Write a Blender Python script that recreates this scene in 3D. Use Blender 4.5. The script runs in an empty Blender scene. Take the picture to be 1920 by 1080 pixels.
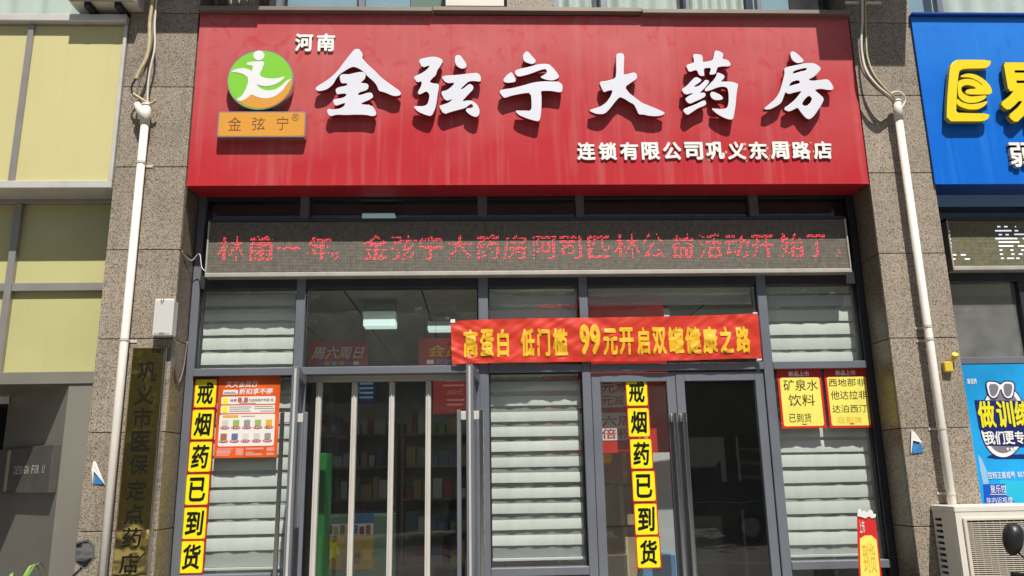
import bpy, bmesh, math, random
from mathutils import Vector, Matrix, noise as mnoise
random.seed(7)
S = bpy.context.scene
COL = S.collection
PI = math.pi

# ------------------------------------------------------------------ camera
CAM = Vector((0.0, -5.0, 1.55)); FPX = 1500.0
yaw, pitch, roll = math.radians(2.448), math.radians(13.23), math.radians(-1.04)
fw = Vector((math.sin(yaw)*math.cos(pitch), math.cos(yaw)*math.cos(pitch), math.sin(pitch)))
_rt = Vector((math.cos(yaw), -math.sin(yaw), 0)); _up = _rt.cross(fw)
rt = _rt*math.cos(roll) + _up*math.sin(roll); up = -_rt*math.sin(roll) + _up*math.cos(roll)
cd = bpy.data.cameras.new('camera'); cam = bpy.data.objects.new('camera', cd); COL.objects.link(cam)
cd.sensor_width = 36; cd.lens = FPX/1920*36; cd.clip_end = 500; cd.clip_start = 0.05
cam.matrix_world = Matrix(((rt.x, up.x, -fw.x, CAM.x), (rt.y, up.y, -fw.y, CAM.y), (rt.z, up.z, -fw.z, CAM.z), (0, 0, 0, 1)))
S.camera = cam
cy_ = S.cycles; cy_.max_bounces = 5; cy_.diffuse_bounces = 2; cy_.glossy_bounces = 2; cy_.transparent_max_bounces = 10; cy_.transmission_bounces = 2; cy_.caustics_reflective = False; cy_.caustics_refractive = False

# ------------------------------------------------------------------ light
LDIR = Vector((-0.27, 1.0, -1.70)).normalized()
sd = bpy.data.lights.new('sun', 'SUN'); sd.energy = 5.0; sd.angle = math.radians(0.5); sd.color = (1, 0.955, 0.88)
sun = bpy.data.objects.new('sun', sd); COL.objects.link(sun)
sun.rotation_euler = LDIR.to_track_quat('-Z', 'Y').to_euler()
w = bpy.data.worlds.new('World'); S.world = w; w.use_nodes = True
nt = w.node_tree; bg = nt.nodes['Background']; sk = nt.nodes.new('ShaderNodeTexSky')
sk.sky_type = 'NISHITA'; sk.sun_disc = False
sv = -LDIR
sk.sun_elevation = math.asin(sv.z); sk.sun_rotation = math.atan2(sv.x, sv.y)
sk.dust_density = 1.5
nt.links.new(sk.outputs[0], bg.inputs[0]); bg.inputs[1].default_value = 0.05
vs = S.view_settings; vs.view_transform = 'Standard'; vs.look = 'None'; vs.gamma = 1; vs.exposure = 0.28

# ------------------------------------------------------------------ helpers: pixels of the photograph -> points on real planes
def P(px, py, Y):
    d = fw*FPX + rt*(px-960) - up*(py-540)
    return CAM + d*((Y-CAM.y)/d.y)
def XX(px, py, Y): return P(px, py, Y).x
def ZZ(px, py, Y): return P(px, py, Y).z
def rect(x0, y0, x1, y1, Y):
    xm, ym = (x0+x1)/2, (y0+y1)/2
    return (XX(x0, ym, Y), XX(x1, ym, Y), ZZ(xm, y1, Y), ZZ(xm, y0, Y))

# ------------------------------------------------------------------ materials
MATS = {}
def mat(name, col=(.5,.5,.5), rough=.5, metal=0., var=0., vscale=8., bump=0., bscale=60., spec=.5, emit=None, estr=0., alpha=1., trans=0., streak=0., dirt=None, dirtamt=0., coat=0.):
    if name in MATS: return MATS[name]
    m = bpy.data.materials.new(name); m.use_nodes = True; MATS[name] = m
    n = m.node_tree.nodes; l = m.node_tree.links; b = n['Principled BSDF']
    b.inputs['Base Color'].default_value = (*col, 1); b.inputs['Roughness'].default_value = rough
    b.inputs['Metallic'].default_value = metal; b.inputs['Specular IOR Level'].default_value = spec
    b.inputs['Coat Weight'].default_value = coat
    if emit: b.inputs['Emission Color'].default_value = (*emit, 1); b.inputs['Emission Strength'].default_value = estr
    geo = n.new('ShaderNodeNewGeometry')
    cur = None
    if var or streak or dirtamt:
        nz = n.new('ShaderNodeTexNoise'); nz.inputs['Scale'].default_value = vscale; nz.inputs['Detail'].default_value = 5
        l.new(geo.outputs['Position'], nz.inputs['Vector'])
        mr = n.new('ShaderNodeMapRange'); mr.inputs[1].default_value = .3; mr.inputs[2].default_value = .7
        mr.inputs[3].default_value = 1-var; mr.inputs[4].default_value = 1+var
        l.new(nz.outputs[0], mr.inputs[0])
        hs = n.new('ShaderNodeHueSaturation'); hs.inputs['Color'].default_value = (*col, 1)
        l.new(mr.outputs[0], hs.inputs['Value']); cur = hs.outputs[0]
        if streak or dirtamt:
            mp = n.new('ShaderNodeMapping'); mp.inputs['Scale'].default_value = (1, 1, .06)
            l.new(geo.outputs['Position'], mp.inputs['Vector'])
            ns = n.new('ShaderNodeTexNoise'); ns.inputs['Scale'].default_value = 22; ns.inputs['Detail'].default_value = 4
            l.new(mp.outputs[0], ns.inputs['Vector'])
            ms = n.new('ShaderNodeMapRange'); ms.inputs[1].default_value = .56; ms.inputs[2].default_value = .78
            ms.inputs[3].default_value = 0; ms.inputs[4].default_value = streak or dirtamt
            l.new(ns.outputs[0], ms.inputs[0])
            mx = n.new('ShaderNodeMixRGB'); mx.inputs[2].default_value = (*(dirt or (.3,.27,.22)), 1)
            l.new(ms.outputs[0], mx.inputs[0]); l.new(cur, mx.inputs[1]); cur = mx.outputs[0]
        l.new(cur, b.inputs['Base Color'])
    if bump:
        nb = n.new('ShaderNodeTexNoise'); nb.inputs['Scale'].default_value = bscale; nb.inputs['Detail'].default_value = 3
        l.new(geo.outputs['Position'], nb.inputs['Vector'])
        bp = n.new('ShaderNodeBump'); bp.inputs['Strength'].default_value = bump; bp.inputs['Distance'].default_value = .01
        l.new(nb.outputs[0], bp.inputs['Height']); l.new(bp.outputs[0], b.inputs['Normal'])
    return m

def granite(name, c0, c1, c2, rough=.45):
    m = bpy.data.materials.new(name); m.use_nodes = True; MATS[name] = m
    n = m.node_tree.nodes; l = m.node_tree.links; b = n['Principled BSDF']
    geo = n.new('ShaderNodeNewGeometry'); oi = n.new('ShaderNodeObjectInfo')
    off = n.new('ShaderNodeVectorMath'); off.operation = 'MULTIPLY_ADD'
    l.new(oi.outputs['Random'], off.inputs[0]); off.inputs[1].default_value = (7, 3, 5); l.new(geo.outputs['Position'], off.inputs[2])
    v = n.new('ShaderNodeTexVoronoi'); v.inputs['Scale'].default_value = 210; l.new(off.outputs[0], v.inputs['Vector'])
    sp = n.new('ShaderNodeSeparateColor'); l.new(v.outputs['Color'], sp.inputs[0])
    cr = n.new('ShaderNodeValToRGB'); e = cr.color_ramp.elements
    e[0].position = 0; e[0].color = (*c0, 1); e[1].position = 1; e[1].color = (*c2, 1)
    k = cr.color_ramp.elements.new(.22); k.color = (*c0, 1); k = cr.color_ramp.elements.new(.34); k.color = (*c1, 1); k = cr.color_ramp.elements.new(.8); k.color = (*c1, 1)
    l.new(sp.outputs[0], cr.inputs[0])
    nz = n.new('ShaderNodeTexNoise'); nz.inputs['Scale'].default_value = 2.2; nz.inputs['Detail'].default_value = 6; l.new(off.outputs[0], nz.inputs['Vector'])
    mr = n.new('ShaderNodeMapRange'); mr.inputs[1].default_value = .3; mr.inputs[2].default_value = .7; mr.inputs[3].default_value = .84; mr.inputs[4].default_value = 1.12
    l.new(nz.outputs[0], mr.inputs[0])
    r2 = n.new('ShaderNodeMapRange'); r2.inputs[3].default_value = .93; r2.inputs[4].default_value = 1.06; l.new(oi.outputs['Random'], r2.inputs[0])
    mm = n.new('ShaderNodeMath'); mm.operation = 'MULTIPLY'; l.new(mr.outputs[0], mm.inputs[0]); l.new(r2.outputs[0], mm.inputs[1])
    mp = n.new('ShaderNodeMapping'); mp.inputs['Scale'].default_value = (1, 1, .05); l.new(geo.outputs['Position'], mp.inputs['Vector'])
    sn = n.new('ShaderNodeTexNoise'); sn.inputs['Scale'].default_value = 14; sn.inputs['Detail'].default_value = 5; l.new(mp.outputs[0], sn.inputs['Vector'])
    sr = n.new('ShaderNodeMapRange'); sr.inputs[1].default_value = .5; sr.inputs[2].default_value = .75; sr.inputs[3].default_value = 1; sr.inputs[4].default_value = .84; l.new(sn.outputs[0], sr.inputs[0])
    m4 = n.new('ShaderNodeMath'); m4.operation = 'MULTIPLY'; l.new(mm.outputs[0], m4.inputs[0]); l.new(sr.outputs[0], m4.inputs[1]); mm = m4
    hs = n.new('ShaderNodeHueSaturation'); l.new(cr.outputs[0], hs.inputs['Color']); l.new(mm.outputs[0], hs.inputs['Value'])
    l.new(hs.outputs[0], b.inputs['Base Color']); b.inputs['Roughness'].default_value = rough; b.inputs['Specular IOR Level'].default_value = .35
    bp = n.new('ShaderNodeBump'); bp.inputs['Strength'].default_value = .15; bp.inputs['Distance'].default_value = .003
    l.new(v.outputs['Distance'], bp.inputs['Height']); l.new(bp.outputs[0], b.inputs['Normal'])
    return m

def glass(name, tint=(.86,.9,.88), ior=1.7, rough=0.0, milky=0.):
    m = bpy.data.materials.new(name); m.use_nodes = True; MATS[name] = m
    n = m.node_tree.nodes; l = m.node_tree.links; n.remove(n['Principled BSDF']); out = n['Material Output']
    t = n.new('ShaderNodeBsdfTransparent'); t.inputs[0].default_value = (*tint, 1)
    g = n.new('ShaderNodeBsdfGlossy'); g.inputs['Roughness'].default_value = rough
    lw = n.new('ShaderNodeLayerWeight'); lw.inputs['Blend'].default_value = .5
    pw = n.new('ShaderNodeMath'); pw.operation = 'POWER'; pw.inputs[1].default_value = 5; l.new(lw.outputs['Facing'], pw.inputs[0])
    F0 = ((ior-1)/(ior+1))**2
    f = n.new('ShaderNodeMath'); f.operation = 'MULTIPLY_ADD'; f.inputs[1].default_value = (1-F0)*.8; f.inputs[2].default_value = F0; l.new(pw.outputs[0], f.inputs[0])
    x = n.new('ShaderNodeMixShader'); l.new(f.outputs[0], x.inputs[0]); l.new(t.outputs[0], x.inputs[1]); l.new(g.outputs[0], x.inputs[2])
    geo = n.new('ShaderNodeNewGeometry')
    nb = n.new('ShaderNodeTexNoise'); nb.inputs['Scale'].default_value = 2.5; l.new(geo.outputs['Position'], nb.inputs['Vector'])
    bp = n.new('ShaderNodeBump'); bp.inputs['Strength'].default_value = .05; bp.inputs['Distance'].default_value = .02
    l.new(nb.outputs[0], bp.inputs['Height']); l.new(bp.outputs[0], g.inputs['Normal'])
    last = x
    if milky:
        d = n.new('ShaderNodeBsdfDiffuse'); d.inputs[0].default_value = (.6,.6,.58,1)
        y = n.new('ShaderNodeMixShader')
        nd = n.new('ShaderNodeTexNoise'); nd.inputs['Scale'].default_value = 5; nd.inputs['Detail'].default_value = 6; l.new(geo.outputs['Position'], nd.inputs['Vector'])
        mr = n.new('ShaderNodeMapRange'); mr.inputs[1].default_value = .35; mr.inputs[2].default_value = .75; mr.inputs[3].default_value = milky*.7; mr.inputs[4].default_value = milky*1.3
        l.new(nd.outputs[0], mr.inputs[0]); l.new(mr.outputs[0], y.inputs[0])
        l.new(x.outputs[0], y.inputs[1]); l.new(d.outputs[0], y.inputs[2]); last = y
    l.new(last.outputs[0], out.inputs[0]); return m

def sheer(name, col, a):
    m = bpy.data.materials.new(name); m.use_nodes = True; MATS[name] = m
    n = m.node_tree.nodes; l = m.node_tree.links; n.remove(n['Principled BSDF']); out = n['Material Output']
    t = n.new('ShaderNodeBsdfTransparent'); d = n.new('ShaderNodeBsdfDiffuse'); d.inputs[0].default_value = (*col, 1)
    x = n.new('ShaderNodeMixShader'); x.inputs[0].default_value = a
    l.new(t.outputs[0], x.inputs[1]); l.new(d.outputs[0], x.inputs[2]); l.new(x.outputs[0], out.inputs[0]); return m

def led_mat(name, c0, c1):
    m = bpy.data.materials.new(name); m.use_nodes = True; MATS[name] = m
    n = m.node_tree.nodes; l = m.node_tree.links; b = n['Principled BSDF']
    geo = n.new('ShaderNodeNewGeometry'); mp = n.new('ShaderNodeMapping'); mp.inputs['Scale'].default_value = (100, 100, 100)
    l.new(geo.outputs['Position'], mp.inputs['Vector'])
    v = n.new('ShaderNodeTexVoronoi'); v.inputs['Scale'].default_value = 1; v.inputs['Randomness'].default_value = .12; l.new(mp.outputs[0], v.inputs['Vector'])
    mr = n.new('ShaderNodeMapRange'); mr.inputs[1].default_value = .15; mr.inputs[2].default_value = .55; l.new(v.outputs['Distance'], mr.inputs[0])
    nz = n.new('ShaderNodeTexNoise'); nz.inputs['Scale'].default_value = 30; nz.inputs['Detail'].default_value = 4; l.new(geo.outputs['Position'], nz.inputs['Vector'])
    mx = n.new('ShaderNodeMixRGB'); mx.inputs[1].default_value = (*c0, 1); mx.inputs[2].default_value = (*c1, 1); l.new(mr.outputs[0], mx.inputs[0])
    h = n.new('ShaderNodeHueSaturation'); m2 = n.new('ShaderNodeMapRange'); m2.inputs[1].default_value = .3; m2.inputs[2].default_value = .7; m2.inputs[3].default_value = .75; m2.inputs[4].default_value = 1.3
    l.new(nz.outputs[0], m2.inputs[0]); l.new(m2.outputs[0], h.inputs['Value']); l.new(mx.outputs[0], h.inputs['Color'])
    l.new(h.outputs[0], b.inputs['Base Color']); b.inputs['Roughness'].default_value = .6
    bp = n.new('ShaderNodeBump'); bp.inputs['Strength'].default_value = .6; bp.inputs['Distance'].default_value = .004; l.new(v.outputs['Distance'], bp.inputs['Height']); l.new(bp.outputs[0], b.inputs['Normal'])
    return m

def sign_mat(name, col, fade_sheen, rough=.32):
    """painted composite panel: sun-bleached patches, top paled by fading and painted sky sheen, rain streaks, slightly buckled"""
    m = bpy.data.materials.new(name); m.use_nodes = True; MATS[name] = m
    n = m.node_tree.nodes; l = m.node_tree.links; b = n['Principled BSDF']
    geo = n.new('ShaderNodeNewGeometry')
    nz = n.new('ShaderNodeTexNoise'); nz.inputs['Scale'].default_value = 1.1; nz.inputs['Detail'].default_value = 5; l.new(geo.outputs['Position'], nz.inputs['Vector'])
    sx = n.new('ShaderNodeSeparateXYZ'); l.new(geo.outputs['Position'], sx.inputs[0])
    hz = n.new('ShaderNodeMapRange'); hz.inputs[1].default_value = 3.45; hz.inputs[2].default_value = 4.35; hz.inputs[3].default_value = -.28; hz.inputs[4].default_value = .22; l.new(sx.outputs[2], hz.inputs[0])  # paler towards the top: weathering plus sky sheen put into the colour
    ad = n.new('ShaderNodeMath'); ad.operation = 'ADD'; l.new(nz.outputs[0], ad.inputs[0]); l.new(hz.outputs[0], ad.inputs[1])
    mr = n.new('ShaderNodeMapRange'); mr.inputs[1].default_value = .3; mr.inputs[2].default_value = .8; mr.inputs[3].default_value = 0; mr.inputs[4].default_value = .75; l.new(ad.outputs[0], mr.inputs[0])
    mx = n.new('ShaderNodeMixRGB'); mx.inputs[1].default_value = (*col, 1); mx.inputs[2].default_value = (*fade_sheen, 1); l.new(mr.outputs[0], mx.inputs[0])
    mp = n.new('ShaderNodeMapping'); mp.inputs['Scale'].default_value = (1, 1, .045); l.new(geo.outputs['Position'], mp.inputs['Vector'])
    ns = n.new('ShaderNodeTexNoise'); ns.inputs['Scale'].default_value = 17; ns.inputs['Detail'].default_value = 5; l.new(mp.outputs[0], ns.inputs['Vector'])
    ms = n.new('ShaderNodeMapRange'); ms.inputs[1].default_value = .53; ms.inputs[2].default_value = .78; ms.inputs[3].default_value = 0; ms.inputs[4].default_value = .6; l.new(ns.outputs[0], ms.inputs[0])
    m2 = n.new('ShaderNodeMixRGB'); m2.inputs[2].default_value = (*fade_sheen, 1); l.new(ms.outputs[0], m2.inputs[0]); l.new(mx.outputs[0], m2.inputs[1])
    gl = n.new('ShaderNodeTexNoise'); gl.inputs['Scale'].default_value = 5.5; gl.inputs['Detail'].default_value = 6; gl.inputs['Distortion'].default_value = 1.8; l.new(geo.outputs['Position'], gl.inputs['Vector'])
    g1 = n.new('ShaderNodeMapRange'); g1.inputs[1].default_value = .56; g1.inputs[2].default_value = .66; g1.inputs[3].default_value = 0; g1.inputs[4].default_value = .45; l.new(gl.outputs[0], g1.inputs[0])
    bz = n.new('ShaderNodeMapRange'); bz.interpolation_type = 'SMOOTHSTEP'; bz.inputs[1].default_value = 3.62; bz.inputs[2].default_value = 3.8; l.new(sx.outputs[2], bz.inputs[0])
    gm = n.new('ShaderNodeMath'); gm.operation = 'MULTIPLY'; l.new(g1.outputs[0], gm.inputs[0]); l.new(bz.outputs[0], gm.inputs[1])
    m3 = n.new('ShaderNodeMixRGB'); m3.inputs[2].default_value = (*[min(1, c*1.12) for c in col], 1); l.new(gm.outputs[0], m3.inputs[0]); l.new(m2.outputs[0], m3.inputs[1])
    l.new(m3.outputs[0], b.inputs['Base Color']); b.inputs['Roughness'].default_value = rough; b.inputs['Specular IOR Level'].default_value = .22
    nb = n.new('ShaderNodeTexNoise'); nb.inputs['Scale'].default_value = 1.6; l.new(geo.outputs['Position'], nb.inputs['Vector'])
    bp = n.new('ShaderNodeBump'); bp.inputs['Strength'].default_value = .25; bp.inputs['Distance'].default_value = .06; l.new(nb.outputs[0], bp.inputs['Height']); l.new(bp.outputs[0], b.inputs['Normal'])
    return m

granite('granite', (.13,.106,.08), (.355,.30,.235), (.46,.395,.315))
granite('granite_shade', (.10,.08,.058), (.26,.212,.155), (.34,.28,.21), .25)  # darker copy of the pillar granite, shade of the reveals put into the colour
mat('core', (.10,.09,.08), .9)
mat('stone_grey', (.36,.34,.30), .7, var=.12, vscale=30)
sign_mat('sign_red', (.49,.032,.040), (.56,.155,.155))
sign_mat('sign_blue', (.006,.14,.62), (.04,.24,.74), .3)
mat('red_return', (.45,.02,.03), .4, var=.08)
mat('blue_return', (.005,.06,.35), .4, var=.08)
mat('letter_white', (.72,.73,.80), .35, var=.03, vscale=3)
mat('letter_side', (.30,.02,.03), .35, metal=.3)
mat('white_small', (.84,.83,.80), .5)
mat('logo_green', (.23,.60,.05), .3, var=.04, vscale=3); mat('logo_white', (.80,.80,.80), .35); mat('logo_orange', (.72,.33,.045), .35, var=.05, vscale=3)
mat('chrome_edge', (.72,.68,.60), .25, metal=.9)
mat('residue', (.62,.40,.27), .8); mat('print_brown', (.16,.05,.01), .6); mat('print_black', (.010,.010,.007), .8, spec=.15); mat('print_white', (.85,.83,.8), .6)
mat('flashing', (.22,.18,.15), .5, metal=.3, var=.15, vscale=3)
mat('frame_grey', (.20,.215,.25), .38, metal=.35, var=.10, vscale=2.5, dirtamt=.25, dirt=(.32,.30,.27))
mat('frame_dark', (.045,.045,.055), .4, metal=.3, var=.1)
mat('gasket', (.012,.012,.014), .6)
mat('white_alu', (.62,.59,.53), .4, metal=.1, var=.06, vscale=5, dirtamt=.2)
mat('blind', (.74,.78,.74), .75, var=.04, vscale=4); mat('blind_rail', (.60,.62,.60), .4)
sheer('sheer', (.60,.63,.60), .66); sheer('sheer_thin', (.66,.69,.66), .42)
glass('glass', (.95,.965,.955), 1.52, milky=.025); glass('glass_hazy', (.85,.88,.86), 1.7, milky=.17); glass('glass_dark', (.55,.58,.58), 1.6, milky=.008); glass('glass_upper', (.92,.95,.95), 1.55, milky=.015); glass('glass_part', (.86,.88,.88), 1.6, milky=.01); glass('glass_door', (.80,.83,.83), 1.62, milky=.004)
led_mat('led', (.010,.009,.008), (.155,.138,.108)); led_mat('led_olive', (.012,.012,.006), (.17,.16,.085))
mat('led_red', (.35,.02,.03), .5, emit=(1,.07,.10), estr=1.5); mat('led_dim', (.30,.04,.04), .5, emit=(1,.10,.11), estr=.55); mat('led_white', (.7,.7,.8), .5, emit=(.8,.82,1), estr=.75)
mat('alu_rail', (.55,.52,.46), .4, metal=.4, var=.1, dirtamt=.2)
mat('banner_red', (.60,.045,.024), .38, var=.08, vscale=6, bump=.25, bscale=18, coat=.1); mat('banner_yellow', (.84,.48,.015), .5)
mat('sticker_yellow', (.88,.79,.006), .45, var=.03); mat('sticker_red', (.62,.03,.02), .45)
mat('poster_orange', (.68,.10,.015), .35, var=.3, vscale=5); mat('poster_red', (.62,.025,.022), .4, var=.08); mat('poster_yellow', (.86,.77,.15), .45, var=.06, vscale=6); mat('poster_white', (.80,.76,.72), .5)
mat('poster_gold', (.75,.42,.03), .5); mat('pale_pink', (.75,.30,.24), .5); mat('grey_print', (.30,.28,.27), .6); mat('ink_faint', (.78,.45,.02), .5); mat('product_green', (.30,.45,.12), .5); mat('product_blue', (.10,.18,.35), .5); mat('product_brown', (.35,.15,.06), .5); mat('print_red', (.5,.02,.02), .5)
mat('pvc', (.74,.70,.63), .35, var=.05, vscale=6, dirtamt=.22, dirt=(.40,.34,.26)); mat('pvc_joint', (.62,.58,.50), .4)
mat('cable_yellow', (.50,.42,.24), .6, var=.15, vscale=30); mat('cable_grey', (.22,.18,.14), .6, var=.2, vscale=20); mat('cable_black', (.02,.02,.02), .5); mat('cable_green', (.20,.42,.34), .5); mat('cable_white', (.66,.63,.54), .5)
mat('brass', (.74,.58,.22), .05, metal=.96, bump=.55, bscale=2.6); mat('steel', (.6,.6,.6), .25, metal=1)
mat('box_white', (.66,.64,.58), .45, var=.03); mat('box_grey', (.58,.58,.56), .5)
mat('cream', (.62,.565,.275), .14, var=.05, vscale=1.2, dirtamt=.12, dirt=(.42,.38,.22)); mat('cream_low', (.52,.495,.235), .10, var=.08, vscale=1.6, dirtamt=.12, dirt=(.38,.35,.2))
mat('alu_neigh', (.36,.34,.32), .35, metal=.4, var=.08); mat('alu_light', (.66,.64,.60), .4, metal=.3, var=.08)
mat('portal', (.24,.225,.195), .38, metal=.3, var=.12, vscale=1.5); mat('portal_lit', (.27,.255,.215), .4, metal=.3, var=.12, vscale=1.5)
mat('dark_glass', (.01,.012,.014), .08); mat('wood_strip', (.42,.33,.23), .5)
mat('ac_white', (.70,.67,.60), .45, var=.04, dirtamt=.12); mat('ac_dark', (.02,.02,.02), .8); mat('ac_grille', (.66,.60,.50), .5)
mat('curtain', (.74,.78,.70), .9, var=.06); mat('curtain_beige', (.55,.50,.38), .9, var=.06); mat('dark_room', (.03,.03,.03), .9)
mat('blue_card', (.32,.46,.58), .5, var=.06)
mat('yellow_plastic', (.72,.52,.05), .45, var=.1); mat('paper_white', (.75,.74,.70), .7); mat('paper_blue', (.03,.22,.52), .6)
mat('poster_blue', (.02,.36,.78), .3, var=.22, vscale=2.2); mat('poster_cyan', (.03,.52,.75), .3); mat('poster_deep', (.01,.10,.55), .3); mat('navy', (.01,.02,.14), .4); mat('lens', (.22,.20,.24), .25); mat('lemon', (.80,.72,.02), .4); mat('pale_blue', (.30,.52,.75), .4)
mat('yellow_sign', (.84,.66,.01), .35, var=.03, vscale=3); mat('yellow_side', (.45,.33,.01), .4)
mat('int_wall', (.42,.42,.40), .8, var=.05); mat('int_ceiling', (.50,.52,.46), .8, var=.06); mat('int_floor', (.35,.33,.31), .35, var=.06); mat('int_seam', (.04,.04,.04), .8)
mat('lamp', (.8,.9,.88), .5, emit=(.72,.95,.90), estr=.62); mat('fill_front', (.8,.9,.88), .5, emit=(.9,1,.96), estr=22); mat('fill_deep', (.8,.9,.88), .5, emit=(.85,1,.96), estr=5); mat('lamp_body', (.45,.5,.49), .5)  # the two stronger glows serve added, unseen fill lamps
mat('int_dark', (.012,.010,.009), .7); mat('int_red', (.40,.03,.03), .5); mat('int_green', (.02,.20,.04), .4); mat('int_greygreen', (.18,.26,.17), .6); mat('int_blue', (.02,.035,.12), .5); mat('int_brown', (.16,.09,.05), .6); mat('pack_blue', (.05,.08,.14), .5); mat('pack_red', (.20,.03,.03), .5); mat('pack_white', (.35,.34,.32), .5); mat('pack_green', (.12,.17,.07), .5); mat('pack_amber', (.26,.17,.06), .5); mat('carton', (.36,.24,.13), .8, var=.1); mat('int_amber', (.55,.33,.05), .5); mat('int_grey', (.15,.15,.15), .6); mat('counter_blue', (.06,.22,.45), .4)
mat('asphalt', (.24,.225,.20), .9, var=.15, vscale=20); mat('paving', (.20,.185,.165), .8, var=.08, vscale=6); mat('kerb', (.38,.37,.35), .8)
mat('car_paint', (.012,.012,.014), .15, coat=1); mat('car_glass', (.01,.012,.014), .04); mat('tyre', (.015,.015,.015), .8); mat('rim', (.45,.45,.46), .3, metal=1); mat('lampglass', (.7,.7,.7), .1); mat('redlamp', (.4,.01,.01), .2)
mat('bark', (.10,.075,.05), .9, var=.2); mat('leaf', (.055,.10,.025), .6, var=.35, vscale=3); mat('leaf_light', (.10,.16,.03), .6, var=.3, vscale=3); mat('plant_leaf', (.16,.30,.05), .5, var=.2, vscale=20); mat('pot', (.30,.12,.07), .8)
mat('scooter', (.02,.02,.025), .3, coat=.4); mat('black_plastic', (.015,.015,.016), .4); mat('mirror', (.38,.40,.44), .02, metal=1); mat('seat_black', (.02,.02,.02), .7); mat('facade', (.12,.11,.10), .8, var=.1)
M = MATS

# ------------------------------------------------------------------ object helpers
def put(o, parent):
    COL.objects.link(o)
    if parent is not None:
        o.parent = parent
        r = parent
        while r.parent: r = r.parent
        if parent is r and r.type == 'EMPTY': o.matrix_parent_inverse = Matrix.Translation(-Vector(r.location))
    return o
def tag(o, label, cat, group=None):
    o['label'] = label; o['category'] = cat
    if group: o['group'] = group
    return o
def thing(name, label, cat, loc, group=None):
    o = bpy.data.objects.new(name, None); COL.objects.link(o); o.location = loc; o.empty_display_size = .1
    return tag(o, label, cat, group)
def struct(o): o['kind'] = 'structure'; return o

class MB:
    def __init__(s): s.v = []; s.f = []; s.m = []; s.cur = 0; s.T = None
    def slot(s, i): s.cur = i; return s
    def add(s, vs, fs):
        b = len(s.v)
        s.v += [tuple(s.T @ Vector(p)) if s.T else tuple(p) for p in vs]
        for f in fs: s.f.append(tuple(b+i for i in f)); s.m.append(s.cur)
        return s
    def box(s, x0, x1, y0, y1, z0, z1):
        if x0 > x1: x0, x1 = x1, x0
        if z0 > z1: z0, z1 = z1, z0
        if y0 > y1: y0, y1 = y1, y0
        return s.add([(x0,y0,z0),(x1,y0,z0),(x1,y1,z0),(x0,y1,z0),(x0,y0,z1),(x1,y0,z1),(x1,y1,z1),(x0,y1,z1)],
                     [(0,1,5,4),(1,2,6,5),(2,3,7,6),(3,0,4,7),(4,5,6,7),(3,2,1,0)])
    def quad(s, a, b, c, d): return s.add([a, b, c, d], [(0,1,2,3)])
    def tube(s, pts, r, n=10, caps=True):
        pts = [Vector(p) for p in pts]; rs = r if isinstance(r, (list, tuple)) else [r]*len(pts)
        vs = []; prev = None
        for i, p in enumerate(pts):
            t = (pts[min(i+1, len(pts)-1)]-pts[max(i-1, 0)]).normalized()
            if prev is None:
                a = Vector((0,1,0)) if abs(t.y) < .9 else Vector((1,0,0)); u = t.cross(a).normalized()
            else: u = (prev - t*prev.dot(t)).normalized()
            prev = u; vv = t.cross(u)
            for k in range(n):
                an = 2*PI*k/n; vs.append(p + (u*math.cos(an)+vv*math.sin(an))*rs[i])
        fs = []
        for i in range(len(pts)-1):
            for k in range(n):
                fs.append((i*n+k, i*n+(k+1)%n, (i+1)*n+(k+1)%n, (i+1)*n+k))
        if caps: fs.append(tuple(range(n-1, -1, -1))); fs.append(tuple((len(pts)-1)*n+k for k in range(n)))
        return s.add(vs, fs)
    def prism(s, poly, y0, y1):
        """poly in (x,z), counter-clockwise seen from -Y"""
        n = len(poly)
        vs = [(p[0], y0, p[1]) for p in poly] + [(p[0], y1, p[1]) for p in poly]
        fs = [tuple(range(n)), tuple(range(2*n-1, n-1, -1))] + [(i+n, (i+1)%n+n, (i+1)%n, i) for i in range(n)]
        return s.add(vs, fs)
    def build(s, name, mats, parent=None, bevel=0, smooth=False, seg=1):
        me = bpy.data.meshes.new(name); me.from_pydata(s.v, [], s.f)
        if not isinstance(mats, (list, tuple)): mats = [mats]
        for m in mats: me.materials.append(MATS[m] if isinstance(m, str) else m)
        me.polygons.foreach_set('material_index', s.m)
        if bevel:
            bm = bmesh.new(); bm.from_mesh(me)
            bmesh.ops.bevel(bm, geom=[e for e in bm.edges if e.is_manifold and e.calc_face_angle(0) > .4], offset=bevel, segments=seg, profile=.5, affect='EDGES')
            bm.to_mesh(me); bm.free()
        if smooth: me.polygons.foreach_set('use_smooth', [True]*len(me.polygons))
        me.update()
        return put(bpy.data.objects.new(name, me), parent)

def box(name, r, y0, y1, m, parent=None, bevel=.002):
    return MB().box(r[0], r[1], y0, y1, r[2], r[3]).build(name, m, parent, bevel)
def sheet(name, r, Y, m, parent=None, th=.001):
    return MB().box(r[0], r[1], Y, Y+th, r[2], r[3]).build(name, m, parent)

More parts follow.
